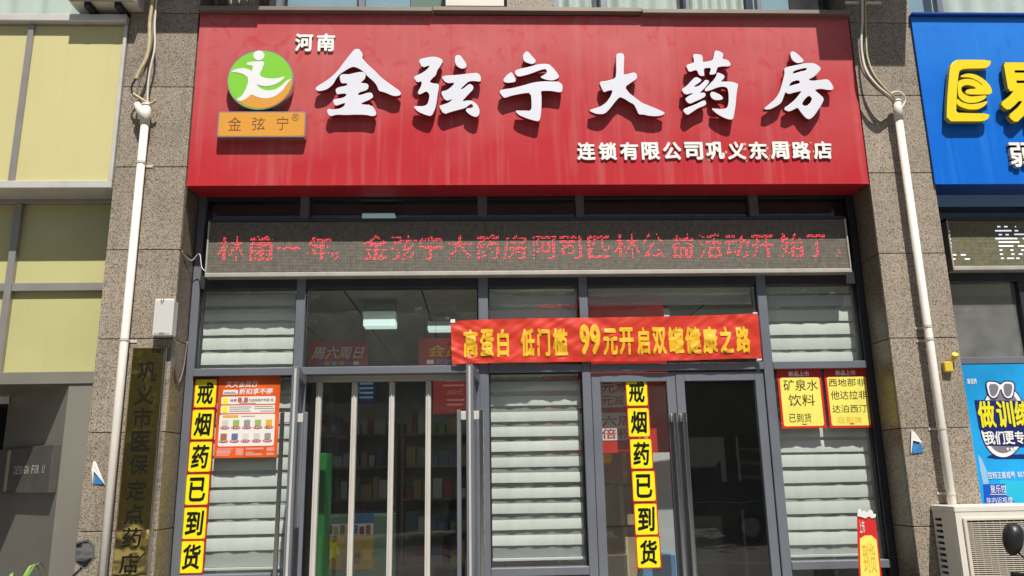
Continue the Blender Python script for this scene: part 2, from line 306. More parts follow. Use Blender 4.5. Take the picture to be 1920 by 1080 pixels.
# text -> mesh (Blender's own built-in font)
_glyph = {}
def glyph(body, bold=0., res=2):
    k = (body, bold, res)
    if k in _glyph: return _glyph[k]
    c = bpy.data.curves.new('t', 'FONT'); c.body = body; c.size = 1; c.offset = bold; c.resolution_u = res; c.fill_mode = 'FRONT'
    o = bpy.data.objects.new('t', c); COL.objects.link(o)
    dg = bpy.context.evaluated_depsgraph_get()
    oe = o.evaluated_get(dg); me = oe.to_mesh()
    vs = [(v.co.x, v.co.y) for v in me.vertices]; fs = [tuple(p.vertices) for p in me.polygons]
    oe.to_mesh_clear(); bpy.data.objects.remove(o); bpy.data.curves.remove(c)
    _glyph[k] = (vs, fs); return _glyph[k]
def flip(vs, f):
    a = 0
    for i in range(len(f)):
        p, q = vs[f[i]], vs[f[(i+1) % len(f)]]; a += p[0]*q[1]-q[0]*p[1]
    return f if a > 0 else tuple(reversed(f))
def text_into(mb, body, r, Y, bold=0., depth=0., shear=0., fit='both', disp=None, fr=None, slots=(0, 0)):
    """body fitted to the rectangle r=(x0,x1,z0,z1) on the plane Y (front), extruded by depth behind it"""
    ring = 0
    if bold > .006: ring = bold; bold = 0.
    vs, fs = glyph(body, bold)
    if not vs: return
    fs = [flip(vs, f) for f in fs]
    if ring:
        n0 = len(vs); allv = []; allf = []
        for k in range(7):
            dx, dy = (0, 0) if k == 0 else (ring*math.cos(k*PI/3), ring*math.sin(k*PI/3))
            allv += [(x+dx, y+dy, k*.00006) for x, y in vs]; allf += [tuple(i+k*n0 for i in f) for f in fs]
        vs, fs = allv, allf
    x0 = min(v[0] for v in vs); x1 = max(v[0] for v in vs); y0 = min(v[1] for v in vs); y1 = max(v[1] for v in vs)
    if fit == 'em': y0, y1 = -.10, .86; x0, x1 = -.02, len(body)*1.0-.02
    def mp(v, yy):
        a = (v[0]-x0)/(x1-x0); b = (v[1]-y0)/(y1-y0)
        X = r[0]+a*(r[1]-r[0]) + shear*(b-.5)*(r[3]-r[2]); Z = r[2]+b*(r[3]-r[2])
        if len(v) > 2: yy = yy - v[2]
        if fr: return fr(X, Z, yy)
        return (X, yy + (disp(X, Z) if disp else 0), Z)
    mb.slot(slots[0]).add([mp(v, Y) for v in vs], fs)
    if depth:
        ed = {}
        for f in fs:
            for i in range(len(f)):
                e = (f[i], f[(i+1) % len(f)])
                if (e[1], e[0]) in ed: del ed[(e[1], e[0])]
                else: ed[e] = 1
        vv = []; ff = []
        for a, b in ed:
            k = len(vv); vv += [mp(vs[a], Y), mp(vs[b], Y), mp(vs[b], Y+depth), mp(vs[a], Y+depth)]; ff.append((k+3, k+2, k+1, k))
        mb.slot(slots[1]).add(vv, ff)
def text(name, body, r, Y, m, parent, bold=0., depth=0., **kw):
    mb = MB(); ms = m if isinstance(m, (list, tuple)) else [m]
    text_into(mb, body, r, Y, bold, depth, slots=(0, len(ms)-1), **kw)
    return mb.build(name, ms, parent)

def chaikin(p, it=1, k=.22):
    for _ in range(it):
        q = []
        for i in range(len(p)):
            a, b = p[i], p[(i+1) % len(p)]
            q.append((a[0]*(1-k)+b[0]*k, a[1]*(1-k)+b[1]*k)); q.append((a[0]*k+b[0]*(1-k), a[1]*k+b[1]*(1-k)))
        p = q
    return p
def outline(name, contours, Y, depth, mats, parent, bev=0., smooth=1):
    """closed outlines (x,z) (holes included) filled and given real thickness"""
    c = bpy.data.curves.new('c', 'CURVE'); c.dimensions = '2D'; c.fill_mode = 'BOTH'; c.extrude = depth/2-bev; c.bevel_depth = bev; c.bevel_resolution = 1
    for pts in contours:
        pts = chaikin(pts, smooth) if smooth else pts
        s = c.splines.new('POLY'); s.points.add(len(pts)-1); s.use_cyclic_u = True
        for i, p in enumerate(pts): s.points[i].co = (p[0], p[1], 0, 1)
    o = bpy.data.objects.new('c', c); COL.objects.link(o)
    oe = o.evaluated_get(bpy.context.evaluated_depsgraph_get()); me = oe.to_mesh()
    mb = MB()
    vs = [(v.co.x, Y+depth/2-v.co.z, v.co.y) for v in me.vertices]
    for p in me.polygons:
        mb.cur = 0 if p.normal.z > .9 else len(mats)-1
        mb.f.append(tuple(p.vertices)); mb.m.append(mb.cur)
    mb.v = vs
    oe.to_mesh_clear(); bpy.data.objects.remove(o); bpy.data.curves.remove(c)
    return mb.build(name, mats, parent)
def rrect(r, rad, n=4):
    x0, x1, z0, z1 = r; out = []
    for cx, cz, a0 in ((x1-rad, z0+rad, -PI/2), (x1-rad, z1-rad, 0), (x0+rad, z1-rad, PI/2), (x0+rad, z0+rad, PI)):
        for i in range(n+1):
            a = a0+PI/2*i/n; out.append((cx+rad*math.cos(a), cz+rad*math.sin(a)))
    return out
def rsheet(name, r, rad, Y, m, parent, th=.001): return MB().prism(rrect(r, rad), Y, Y+th).build(name, m, parent)
def W(pts, o, sc, Y): return [(lambda q: (q.x, q.z))(P(o[0]+x/sc, o[1]+y/sc, Y)) for x, y in pts]

# planes (metres behind the pillar faces)
YS = -.02      # face of the sign boxes
YF = .24       # front of the shopfront frames
YG = .285      # glass
YB = .345      # blinds
YL = .168       # face of the LED display

# ================================================================== ground and street
GZ = 0.0
struct(MB().quad((-40,-9,0),(40,-9,0),(40,14,0),(-40,14,0)).build('pavement', 'paving'))
struct(MB().quad((-120,-120,-.12),(120,-120,-.12),(120,-9.15,-.12),(-120,-9.15,-.12)).build('road', 'asphalt'))
struct(MB().box(-40,40,-9.15,-9.0,-.13,.004).build('kerb', 'kerb'))

# ================================================================== granite pillars
XL0, XL1 = XX(211,360,0), XX(337,472,0)
XR0, XR1 = XX(1648,475,0), XX(1753,345,0)
def pillar(label, x0, x1, joints, side):
    zc = joints[len(joints)//2]
    root = thing('stone_pillar', label, 'pillar', ((x0+x1)/2, .2, 0), 'granite pillars beside the pharmacy front')
    js = sorted(joints)
    while js[0] > .56: js.insert(0, js[0]-.555)
    js = [0.0]+js
    while js[-1] < 6.2: js.append(js[-1]+.555)
    MB().box(x0+.012, x1-.012, .012, 1.2, 0, js[-1]).build('core', 'core', root)
    g = .0028
    for i in range(len(js)-1):
        a, b = js[i]+g, js[i+1]-g
        dy = random.uniform(-.0012, .0012)
        MB().box(x0, x1, dy, .02, a, b).build('granite_tile', 'granite', root, .0015)
        if side > 0: MB().box(x1-.02, x1+random.uniform(-.001,.001), .0225, .255, a, b).build('granite_tile', 'granite_shade', root, .0015)
        else: MB().box(x0+random.uniform(-.001,.001), x0+.02, .0225, .255, a, b).build('granite_tile', 'granite_shade', root, .0015)
    return root
jl = [ZZ(268,y,0) for y in (163,313,468,635,810,995)]
jr = [ZZ(1695,y,0) for y in (43,179,324,475,634,803,988)]
pillar('granite pillar with brass plaque and white pipe, between cream panels and red sign', XL0, XL1, jl, 1)
pillar('granite pillar with white pipe between the red sign and the blue sign', XR0, XR1, jr, -1)

# ================================================================== red pharmacy sign
sx0 = (XX(352,347,YS)+XX(374,30,YS))/2; sx1 = (XX(1628,345,YS)+XX(1591,33,YS))/2
sz0 = ZZ(990,346,YS); sz1 = ZZ(990,30,YS)
sign = thing('shop_sign', 'wide red pharmacy signboard with large raised white Chinese characters', 'sign', ((sx0+sx1)/2, 0, sz0))
seams = [sx0, XX(846,100,YS), XX(1268,100,YS), sx1]
for i in range(3):
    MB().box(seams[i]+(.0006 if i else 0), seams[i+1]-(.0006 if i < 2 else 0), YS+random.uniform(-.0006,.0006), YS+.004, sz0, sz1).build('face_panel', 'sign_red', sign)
MB().box(sx0, sx1, YS+.0045, YF-.03, sz0+.001, sz0+.004).build('underside', 'red_return', sign)
MB().box(sx0, sx0+.004, YS+.0045, .2, sz0+.0045, sz1).build('side_return', 'red_return', sign)
MB().box(sx1-.004, sx1, YS+.0045, .2, sz0+.0045, sz1).build('side_return', 'red_return', sign)
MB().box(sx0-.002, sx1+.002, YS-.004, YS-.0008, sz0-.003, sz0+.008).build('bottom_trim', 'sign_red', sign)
cuts = [sx0-.005, XX(811,26,-.06), XX(1204,26,-.06), sx1+.005]
for i in range(3):
    dz = (0, .006, -.003)[i]
    MB().box(cuts[i]+.0015, cuts[i+1]-.0015, -.068, .16, sz1+.004+dz, sz1+.036+dz).build('top_flashing', 'flashing', sign, .003)

LD = .036; GAP = .022; YLT = YS-LD-GAP
C1 = ((580,80), 6.355); C2 = ((760,90), 6.75); C3 = ((920,85), 6.0); C4 = ((1090,90), 6.353); C5 = ((1260,85), 6.0); C6 = ((1410,85), 6.0)
big = [
 (C1, [[(72,548),(95,520),(180,470),(270,405),(340,335),(420,225),(520,100),(550,75),(590,80),(625,120),(635,155),(622,180),(660,225),(700,270),(780,340),(850,415),(920,470),(1000,525),(1060,565),(1092,605),(1080,625),(1030,635),(990,630),(900,590),(830,575),(815,530),(790,485),(740,435),(700,405),(655,352),(600,310),(530,283),(480,298),(420,335),(365,370),(318,425),(285,490),(230,540),(180,565),(100,578)],
       [(360,404),(388,376),(470,380),(530,365),(600,350),(645,354),(672,388),(658,435),(600,480),(680,488),(705,510),(695,560),(580,595),(580,635),(720,590),(755,620),(755,660),(585,735),(740,745),(795,825),(790,865),(750,875),(680,858),(560,855),(440,860),(320,855),(245,880),(210,820),(225,788),(260,800),(360,790),(420,755),(430,715),(390,725),(310,755),(280,690),(310,672),(400,660),(445,630),(440,605),(380,605),(330,618),(312,560),(340,535),(440,515),(460,495),(440,480),(380,485)]]),
 (C2, [[(165,150),(250,125),(350,110),(430,125),(475,160),(450,215),(400,280),(385,345),(335,385),(300,435),(350,450),(415,455),(425,500),(405,590),(395,680),(375,770),(330,860),(270,850),(160,805),(105,745),(130,738),(230,740),(280,715),(300,660),(310,590),(270,540),(180,590),(155,565),(205,480),(210,415),(150,435),(105,370),(140,350),(230,310),(300,250),(310,215),(215,248)],
       [(635,95),(690,90),(720,130),(775,205),(765,250),(710,262),(650,225),(628,170)],
       [(455,365),(520,350),(640,345),(800,325),(910,315),(950,350),(955,405),(945,425),(870,415),(800,420),(745,470),(690,525),(730,520),(790,470),(820,455),(860,485),(855,525),(790,590),(710,680),(790,665),(850,672),(910,720),(940,790),(930,850),(890,875),(820,845),(765,795),(780,764),(840,768),(865,735),(835,702),(795,728),(762,756),(640,790),(580,805),(490,838),(425,735),(460,725),(560,690),(610,640),(510,672),(445,555),(530,535),(600,480),(630,435),(520,445)]]),
 (C3, [[(365,105),(400,68),(430,80),(460,120),(505,165),(500,195),(465,210),(410,195),(370,170)],
       [(145,380),(185,335),(232,300),(255,335),(282,385),(275,410),(200,422),(150,412)],
       [(275,285),(330,265),(430,245),(530,215),(600,210),(660,215),(710,265),(775,350),(740,380),(690,395),(620,385),(555,358),(610,330),(640,300),(620,262),(560,275),(470,310),(390,335),(310,352),(280,325)],
       [(100,525),(120,500),(240,485),(360,455),(480,420),(590,407),(700,410),(770,412),(810,450),(800,525),(760,525),(680,510),(560,510),(570,560),(570,680),(560,800),(545,850),(510,850),(420,825),(320,785),(275,735),(350,738),(450,740),(465,690),(455,530),(350,540),(220,568),(155,592),(130,565)]]),
 (C4, [[(418,80),(440,65),(490,65),(510,90),(505,180),(500,325),(560,310),(640,290),(665,330),(655,370),(590,410),(515,465),(570,540),(650,600),(720,655),(820,695),(920,735),(1000,775),(960,800),(900,812),(800,805),(740,790),(685,790),(660,730),(630,670),(570,640),(510,600),(455,580),(400,640),(340,720),(275,785),(180,785),(90,745),(150,725),(230,700),(300,650),(350,580),(380,500),(320,505),(270,528),(240,470),(215,405),(300,395),(410,365),(420,280),(418,180)]]),
 (C5, [[(160,225),(240,200),(255,185),(235,110),(270,100),(335,108),(345,150),(340,190),(400,185),(460,170),(475,110),(485,60),(530,65),(580,95),(560,155),(630,165),(660,210),(650,235),(560,235),(510,245),(500,280),(488,322),(430,330),(425,315),(445,250),(360,255),(355,290),(365,335),(345,346),(305,335),(280,270),(195,300),(175,265)],
       [(105,500),(160,465),(210,410),(268,352),(335,388),(310,415),(250,455),(245,465),(280,470),(330,440),(380,388),(420,402),(400,438),(355,490),(300,545),(370,530),(378,570),(330,600),(260,630),(195,660),(145,605),(190,570),(245,545),(220,535),(150,555)],
       [(120,725),(180,700),(260,670),(370,615),(385,655),(370,675),(290,705),(210,760),(170,785)],
       [(508,306),(560,322),(595,350),(570,385),(540,410),(610,410),(680,412),(745,435),(735,480),(722,560),(715,660),(700,760),(685,835),(620,828),(520,780),(440,710),(500,715),(570,722),(625,705),(640,640),(640,540),(625,475),(570,460),(500,475),(430,505),(375,518),(370,498),(415,448),(470,393),(502,345)],
       [(430,540),(460,520),(540,555),(575,590),(560,612),(480,615),(440,585)]]),
 (C6, [[(432,90),(450,68),(490,80),(540,125),(580,165),(570,190),(510,200),(465,175),(440,135)],
       [(365,265),(400,245),(500,225),(600,203),(690,200),(740,225),(778,260),(740,310),(690,355),(640,380),(625,368),(655,398),(700,400),(780,390),(850,382),(885,415),(918,475),(905,500),(850,500),(770,485),(700,500),(740,535),(810,595),(790,650),(740,730),(690,800),(645,832),(605,815),(550,750),(515,695),(460,725),(410,745),(355,715),(420,670),(480,620),(530,560),(565,510),(490,525),(410,548),(375,520),(355,575),(330,645),(270,685),(200,720),(130,718),(190,670),(260,610),(310,530),(340,440),(360,360),(370,310)],
       [(455,325),(465,285),(620,245),(615,285),(540,300)],[(410,465),(440,410),(525,385),(550,425),(480,445)],[(555,665),(590,605),(640,560),(680,595),(660,650),(610,690)]]),
]
for (o, sc), cs in big:
    ch_ = outline('character', [W(c, o, sc, YLT) for c in cs], YLT, LD, ['letter_white', 'letter_side'], sign, .002)
    for c in cs[:2]:
        wpts = W(c, o, sc, YLT)
        for k in (len(c)//6, len(c)//2, len(c)*5//6):
            a_, b_ = wpts[k], wpts[(k+1) % len(c)]
            cx_ = sum(p[0] for p in wpts)/len(wpts); cz_ = sum(p[1] for p in wpts)/len(wpts)
            px_, pz_ = a_[0]+(cx_-a_[0])*.12, a_[1]+(cz_-a_[1])*.12
            MB().tube([(px_, YLT+LD-.004, pz_), (px_, YS, pz_)], .004, 8).build('pin', 'steel', ch_)
# smaller raised characters
def row(chars, x0, x1, y0, y1, Yf, m, parent, pitch, bold, depth, name='character'):
    for i, ch in enumerate(chars):
        r = rect(x0+i*pitch, y0, x0+i*pitch+(x1-x0), y1, Yf)
        text(name, ch, r, Yf, m, parent, bold, depth)
row('河南', 553, 587, 63, 96, YS-.012, ['white_small', 'pvc_joint'], sign, 41, .036, .012)
for i, ch in enumerate('连锁有限公司巩义东周路店'):
    x = 1082+i*40.3; yy = -2.0*i/11
    text('character', ch, rect(x, 267+yy, x+34.5, 300+yy, YS-.012), YS-.012, ['white_small', 'pvc_joint'], sign, .036, .012)
rg0 = random.Random(5)
for i in range(6, 12):
    for k in range(4):
        q = P(1082+i*40.3+rg0.choice((rg0.uniform(-4,6), rg0.uniform(28,38))), rg0.uniform(268,302), YS); n = 9; rr = rg0.uniform(.006,.014)
        MB().prism([(q.x+rr*rg0.uniform(.4,1.1)*math.cos(t*2*PI/n), q.z+rr*rg0.uniform(.4,1.1)*math.sin(t*2*PI/n)) for t in range(n)], YS-.002, YS-.0008).build('glue_residue', 'residue', sign)
# round emblem
lr = rect(426, 94, 550, 206, YLT); lcx, lcz, lrx, lrz = (lr[0]+lr[1])/2, (lr[2]+lr[3])/2, (lr[1]-lr[0])/2, (lr[3]-lr[2])/2
def ell(cx, cz, rx, rz, n=48, a0=0, a1=2*PI): return [(cx+rx*math.cos(a0+(a1-a0)*i/n), cz+rz*math.sin(a0+(a1-a0)*i/n)) for i in range(n)]
emb = MB().prism(ell(lcx, lcz, lrx, lrz), YLT, YS-.0008).build('emblem', 'chrome_edge', sign)
MB().prism(ell(lcx, lcz, lrx*.972, lrz*.972), YLT-.001, YLT-.0002).build('green_field', 'logo_green', emb)
LO = ((400,80), 5.4)
org = [(265,598),(340,565),(385,515),(450,550),(530,565),(620,545),(700,485),(750,410),(792,366)] + [(474+318*math.cos(math.radians(t)), 377+288*math.sin(math.radians(t))) for t in range(2, 131, 8)]
outline('orange_crescent', [W(org, *LO, YLT)], YLT-.002, .0009, ['logo_orange'], emb, 0, 0)
fig = [(335,228),(345,200),(420,192),(520,188),(500,260),(465,335),(540,365),(640,365),(738,340),(690,390),(620,430),(540,445),(470,435),(437,420),(470,462),(540,488),(620,480),(690,440),(740,388),(797,362),(750,415),(700,490),(620,550),(530,570),(450,555),(385,522),(340,570),(262,598),(235,570),(290,545),(340,450),(360,365),(310,320),(230,300),(170,305),(220,270),(300,258),(360,270),(390,295),(405,235)]
outline('white_figure', [W(fig, *LO, YLT)], YLT-.003, .0009, ['logo_white'], emb, 0, 1)
outline('white_head', [W([(462+56*math.cos(a*PI/12), 132+50*math.sin(a*PI/12)) for a in range(24)], *LO, YLT)], YLT-.003, .0009, ['logo_white'], emb, 0, 0)
# orange nameplate under the emblem
nr = rect(408, 209, 573, 257, YLT)
npl = MB().prism(rrect(nr, .014), YLT, YS-.0008).build('nameplate', 'chrome_edge', sign)
rsheet('orange_face', (nr[0]+.008, nr[1]-.008, nr[2]+.008, nr[3]-.008), .01, YLT-.001, 'logo_orange', npl, .0008)
for ch, x0, x1, y0, y1 in (('金',428,453,220,245),('弦',473,497,220,244),('宁',519,541,219,244),('®',547,561,213,227)):
    text('small_character', ch, rect(x0, y0, x1, y1, YLT), YLT-.0018, 'print_brown', npl, -.004)

# ================================================================== LED display of the pharmacy
def led_thing(label, x0, x1, z0, z1, m, group=None):
    root = thing('led_display', label, 'display', ((x0+x1)/2, YL+.04, z0), group)
    MB().box(x0, x1, YL, YL+.06, z0+.03, z1).build('screen', m, root)
    MB().box(x0-.012, x1+.012, YL-.012, YL+.07, z0, z0+.029).build('bottom_rail', 'alu_rail', root, .004)
    MB().box(x0-.012, x0-.0005, YL-.01, YL+.07, z0+.03, z1+.004).build('side_rail', 'alu_rail', root, .003)
    MB().box(x1+.0005, x1+.012, YL-.01, YL+.07, z0+.03, z1+.004).build('side_rail', 'alu_rail', root, .003)
    MB().box(x0-.012, x1+.012, YL-.006, YL+.07, z1+.005, z1+.022).build('top_rail', 'frame_dark', root, .003)
    return root
lx0, lx1 = XX(390,480,YL), XX(1590,480,YL); lz0, lz1 = ZZ(985,516,YL), ZZ(985,414,YL)
led = led_thing('long LED display with red scrolling characters under the red sign', lx0, lx1, lz0, lz1, 'led')
def dots(chars, mb):
    """sample each glyph on a 16 x 16 lamp raster"""
    for ch, pxc, pyc, size in chars:
        c = P(pxc, pyc, YL); pit = size*5.15/1500/16
        vs, fs = glyph(ch, -.004, 1)
        tri = []
        for f in fs:
            for i in range(1, len(f)-1): tri.append((vs[f[0]], vs[f[i]], vs[f[i+1]]))
        for i in range(16):
            for j in range(16):
                hit = 0
                for ox in (-.018, .018):
                    for oy in (-.018, .018):
                        gx, gy = .03+.94*(i+.5)/16+ox, -.06+.90*(j+.5)/16+oy
                        for a, b, d in tri:
                            d1 = (gx-b[0])*(a[1]-b[1])-(a[0]-b[0])*(gy-b[1]); d2 = (gx-d[0])*(b[1]-d[1])-(b[0]-d[0])*(gy-d[1]); d3 = (gx-a[0])*(d[1]-a[1])-(d[0]-a[0])*(gy-a[1])
                            if not ((d1 < 0 or d2 < 0 or d3 < 0) and (d1 > 0 or d2 > 0 or d3 > 0)): hit += 1; break
                if hit >= 2 and random.random() < .84:
                    X = c.x+(i-7.5)*pit; Z = c.z+(j-7.5)*pit; h = pit*.31
                    mb.slot(0 if (j*3+i) % 5 < 3 else 1).quad((X-h,YL-.0015,Z-h),(X+h,YL-.0015,Z-h),(X+h,YL-.0015,Z+h),(X-h,YL-.0015,Z+h))
mb = MB()
line = list(zip('林菌一年。金弦宁大药房阿司匹林公益活动开始了，', (433,490,542,600,645,705,758,808,862,915,967,1020,1070,1122,1175,1225,1280,1332,1382,1430,1485,1531,1583)))
dots([(ch, x, 466-(x-430)*.0062, 50) for ch, x in line], mb)
o = mb.build('lit_dots', ['led_red', 'led_dim'], led); o['kind'] = 'stuff'

# ================================================================== shopfront frame, glass and doors
sf = thing('shopfront', 'grey aluminium framed glass shopfront under the red sign', 'shopfront', ((sx0+sx1)/2, YF, 0))
mul = {'A': (555,572), 'B': (897,915), 'C': (1086,1102), 'D': (1421,1438)}
MX = {k: (XX(a,560,YF), XX(b,560,YF)) for k, (a, b) in mul.items()}
fx0, fx1 = XL1+.003, XR0-.003
jl1 = XX(372,560,YF); jr0 = XX(1611,560,YF)
ztop = sz0+.05
zb0, zb1 = ZZ(985,537,YF), ZZ(985,513,YF)          # head beam
zt0, zt1 = ZZ(985,698,YF), ZZ(985,684,YF)          # transom
zr0, zr1 = ZZ(1010,1080,YF), ZZ(1010,1064,YF)      # bottom rail
cols = [(fx0, jl1), MX['A'], MX['B'], MX['C'], MX['D'], (jr0, fx1)]
for i, (a, b) in enumerate(cols):
    dark = i == 5
    MB().box(a, b, YF+(.0 if i not in (0,5) else .012), YF+.09, 0, ztop).build('mullion', 'frame_dark' if dark else 'frame_grey', sf, .003)
def bay(i): return cols[i][1]+.0005, cols[i+1][0]-.0005
for i in range(5):
    a, b = bay(i)
    MB().box(a, b, YF+.004, YF+.085, zb0, zb1).build('head_beam', 'frame_dark', sf, .003)
    MB().box(a, b, YF-.004 if i != 1 else YF-.02, YF+.085 if i != 1 else YF+.13, zt0, zt1).build('transom', 'frame_grey', sf, .003)
    MB().box(a, b, YF+.02, YF+.07, ztop-.05, ztop).build('head_beam', 'frame_dark', sf, .002)
    MB().box(a+.002, b-.002, YG, YG+.006, zb1+.001, ztop-.051).build('pane', 'glass_dark', sf)
    MB().box(a+.002, b-.002, YG, YG+.006, zt1+.001, zb0-.001).build('pane', 'glass', sf)
    for (xa, xb, za, zb) in ((a, a+.008, zt1+.0005, zb0-.0005), (b-.008, b, zt1+.0005, zb0-.0005)):
        MB().box(xa, xb, YG-.012, YG-.001, za, zb).build('gasket', 'gasket', sf)
    if i in (0, 2, 4):
        MB().box(a, b, YF-.004, YF+.085, zr0, zr1).build('bottom_rail', 'frame_grey', sf, .003)
        MB().box(a+.002, b-.002, YG, YG+.006, zr1+.001, zt0-.001).build('pane', 'glass', sf)
        MB().box(a+.002, b-.002, YG, YG+.006, .1, zr0-.001).build('pane', 'glass_dark', sf)
        MB().box(a, b, YF, YF+.085, .002, .1).build('bottom_rail', 'frame_grey', sf, .003)
        for (xa, xb, za, zb) in ((a, a+.008, zr1+.0005, zt0-.0005), (b-.008, b, zr1+.0005, zt0-.0005), (a+.0085, b-.0085, zt0-.009, zt0-.0005)):
            MB().box(xa, xb, YG-.012, YG-.001, za, zb).build('gasket', 'gasket', sf)
def door(hx, hy, ang, width, ztop_, mats, hside, label=None, gl_='glass'):
    """leaf hinged at (hx,hy); u runs along the leaf, local -y is the outside face"""
    T = Matrix.Translation((hx, hy, 0)) @ Matrix.Rotation(ang, 4, 'Z')
    st = .058; t = .042
    def mb():
        m = MB(); m.T = T; return m
    s = 1 if width > 0 else -1; w_ = abs(width)
    fr = mb().box(0, s*st, -t/2, t/2, .012, ztop_).box(s*(w_-st), s*w_, -t/2, t/2, .012, ztop_).box(s*st, s*(w_-st), -t/2, t/2, ztop_-st, ztop_).box(s*st, s*(w_-st), -t/2, t/2, .012, .012+.09)
    f = fr.build('door', mats, sf, .0025)
    if label: f['label'] = label
    mb().box(s*(st-.004), s*(w_-st+.004), -.004, .004, .1, ztop_-st+.004).build('pane', gl_, f)
    mb().box(s*(w_+.0005), s*(w_+.004), -.006, .006, .02, ztop_-.01).build('edge_strip', 'alu_light', f)  # pale strip stands in for the highlight along the leaf edge
    hz0, hz1 = .72, ZZ(1290,772,YF-.05)
    for sd in (-1, 1):
        u = s*(w_-st*.5); y = sd*(t/2+.045)
        mb().box(u-.012, u+.012, y-.012, y+.012, hz0, hz1).build('handle', 'steel' if sd < 0 else 'frame_grey', f, .003)
        for zz in (hz1-.06, hz0+.03):
            mb().box(u-.02, u+.02, min(sd*(t/2+.0005), y-sd*.0125), max(sd*(t/2+.0005), y-sd*.0125), zz, zz+.05).build('handle_bracket', 'alu_light', f, .002)
    return f
zd = zt0-.012
# double leaf standing open
oa, ob = bay(1); lw = (ob-oa)/2-.004
door(oa+.012, YF-.005, -math.radians(83), lw*.88, zd, 'frame_grey', 1, 'grey framed glass leaf standing open left of the doorway')
door(ob-.012, YF-.005, math.radians(85), -lw*.88, zd, 'frame_grey', 1, 'grey framed glass leaf standing open, seen edge on, under the red banner')
# closed pair
ca, cb = bay(3); cm = XX(1273, 800, YF)
door(ca+.004, YF+.035, 0, cm-ca-.006, zd, 'frame_grey', 1, 'closed glass leaf with a column of yellow character stickers')
door(cb-.004, YF+.035, 0, -(cb-cm-.006), zd, 'frame_grey', 1, 'closed dark glass leaf reflecting the street', 'glass_door')
DG = YF+.035

# inner partition in the open doorway
ip = thing('inner_partition', 'white framed dark glass panels standing inside the open doorway', 'partition', ((oa+ob)/2, .33, 0))
YP = .305
pcs = [XX((a+b)/2, y, YP) for a, b, y in ((591,599,800),(659,669,740),(729,740,740),(798,808,740))]
zpt = ZZ(730,703,YP)
for x in pcs:
    MB().box(x-.017, x+.017, YP, YP+.05, 0, zpt-.042).box(x-.005, x+.005, YP-.006, YP-.0005, 0, zpt-.042).build('post', 'white_alu', ip, .002)
MB().box(oa+.002, ob-.002, YP+.002, YP+.05, zpt-.04, zpt).build('top_rail', 'white_alu', ip, .003)
edges = [oa+.002]+pcs+[ob-.002]
for i in range(5):
    a = edges[i]+(.018 if i else 0); b = edges[i+1]-(.018 if i < 4 else 0)
    if b-a > .05: MB().box(a, b, YP+.02, YP+.026, 0, zpt-.042).build('pane', 'glass_part', ip)

# ================================================================== zebra blinds
def blind(label, x0, x1, ztop_, zbot, fab='sheer', sh_=.077):
    root = thing('zebra_blind', label, 'blind', ((x0+x1)/2, YB, zbot), 'striped blinds behind the glass')
    MB().quad((x0+.002,YB+.012,zbot+.02),(x1-.002,YB+.012,zbot+.02),(x1-.002,YB+.012,ztop_),(x0+.002,YB+.012,ztop_)).build('sheer_fabric', fab, root)
    z = ztop_; i = 0
    me = None
    while z-sh_ > zbot+.02:
        o = bpy.data.objects.new('strip', me) if me else None
        if not me:
            n = 24; vs = []; fs = []
            for k in range(n+1):
                X = (x1-x0)*(k/n-.5); d = .003*math.sin(k*.9)+.002*math.sin(k*2.1)
                vs += [(X, d, -sh_), (X, d-.004, -sh_/2), (X, d, 0)]
                if k:
                    b = 3*k; fs += [(b-3, b, b+1, b-2), (b-2, b+1, b+2, b-1)]
            me = bpy.data.meshes.new('strip'); me.from_pydata(vs, [], fs); me.materials.append(M['blind']); me.polygons.foreach_set('use_smooth', [True]*len(me.polygons)); me.update()
            o = bpy.data.objects.new('strip', me)
        COL.objects.link(o); o.parent = root
        o.location = Vector(((x0+x1)/2, YB+random.uniform(-.003,.003), z+random.uniform(-.003,.003))) - Vector(root.location)
        o.rotation_euler = (random.uniform(-.06,.06), random.uniform(-.005,.005), 0)
        z -= .0985; i += 1
    MB().box(x0, x1, YB-.006, YB+.012, zbot, zbot+.018).build('bottom_bar', 'blind_rail', root, .003)
    return root
def inb(i): a, b = bay(i); return a+.012, b-.012
a, b = inb(0); blind('striped blind behind the left window with the red poster', a, b, zb1-.01, zr1+.012)
a, b = inb(2); blind('striped blind behind the narrow window between the two doorways', a, b, zb1-.03, zr1+.03, 'sheer_thin', .063)
a, b = inb(4); blind('striped blind behind the right window with two yellow posters', a, b, zb1-.05, zr1+.012)
a, b = inb(3); blind('short rolled up blind above the closed glass doors', a, b, zb0+.04, ZZ(1260,572,YB))

# ================================================================== banner
cn = [P(845,603,YF-.012), P(1418,590,YF-.012), P(1426,673,YF-.012), P(848,684,YF-.012)]
def wrinkle(X, Z):
    e = max(0., 1-(X-cn[0].x)/.35)
    return .010*mnoise.noise(Vector((X*4, Z*6, 2.2))) + .006*mnoise.noise(Vector((X*9+Z*14, Z*5, 5.1))) + .004*mnoise.noise(Vector((X*20-Z*30, Z*9, 1.1))) + .010*e*mnoise.noise(Vector((X*16+Z*26, Z*12, 8.1))) - .004
bn = thing('banner', 'red cloth banner with yellow lettering hung across the shopfront', 'banner', ((cn[0].x+cn[1].x)/2, YF-.012, cn[3].z))
mb = MB(); NX, NZ = 120, 22; vs = []; fs = []
for j in range(NZ+1):
    for i in range(NX+1):
        u, v = i/NX, j/NZ
        p = (cn[3]*(1-u)+cn[2]*u)*(1-v)+(cn[0]*(1-u)+cn[1]*u)*v
        sag = .006*math.sin(u*7)*(1 if j in (0, NZ) else .6)
        vs.append((p.x, p.y-.026+wrinkle(p.x, p.z)*1.2, p.z+sag*.6))
        if i < NX and j < NZ: b = j*(NX+1)+i; fs.append((b, b+1, b+NX+2, b+NX+1))
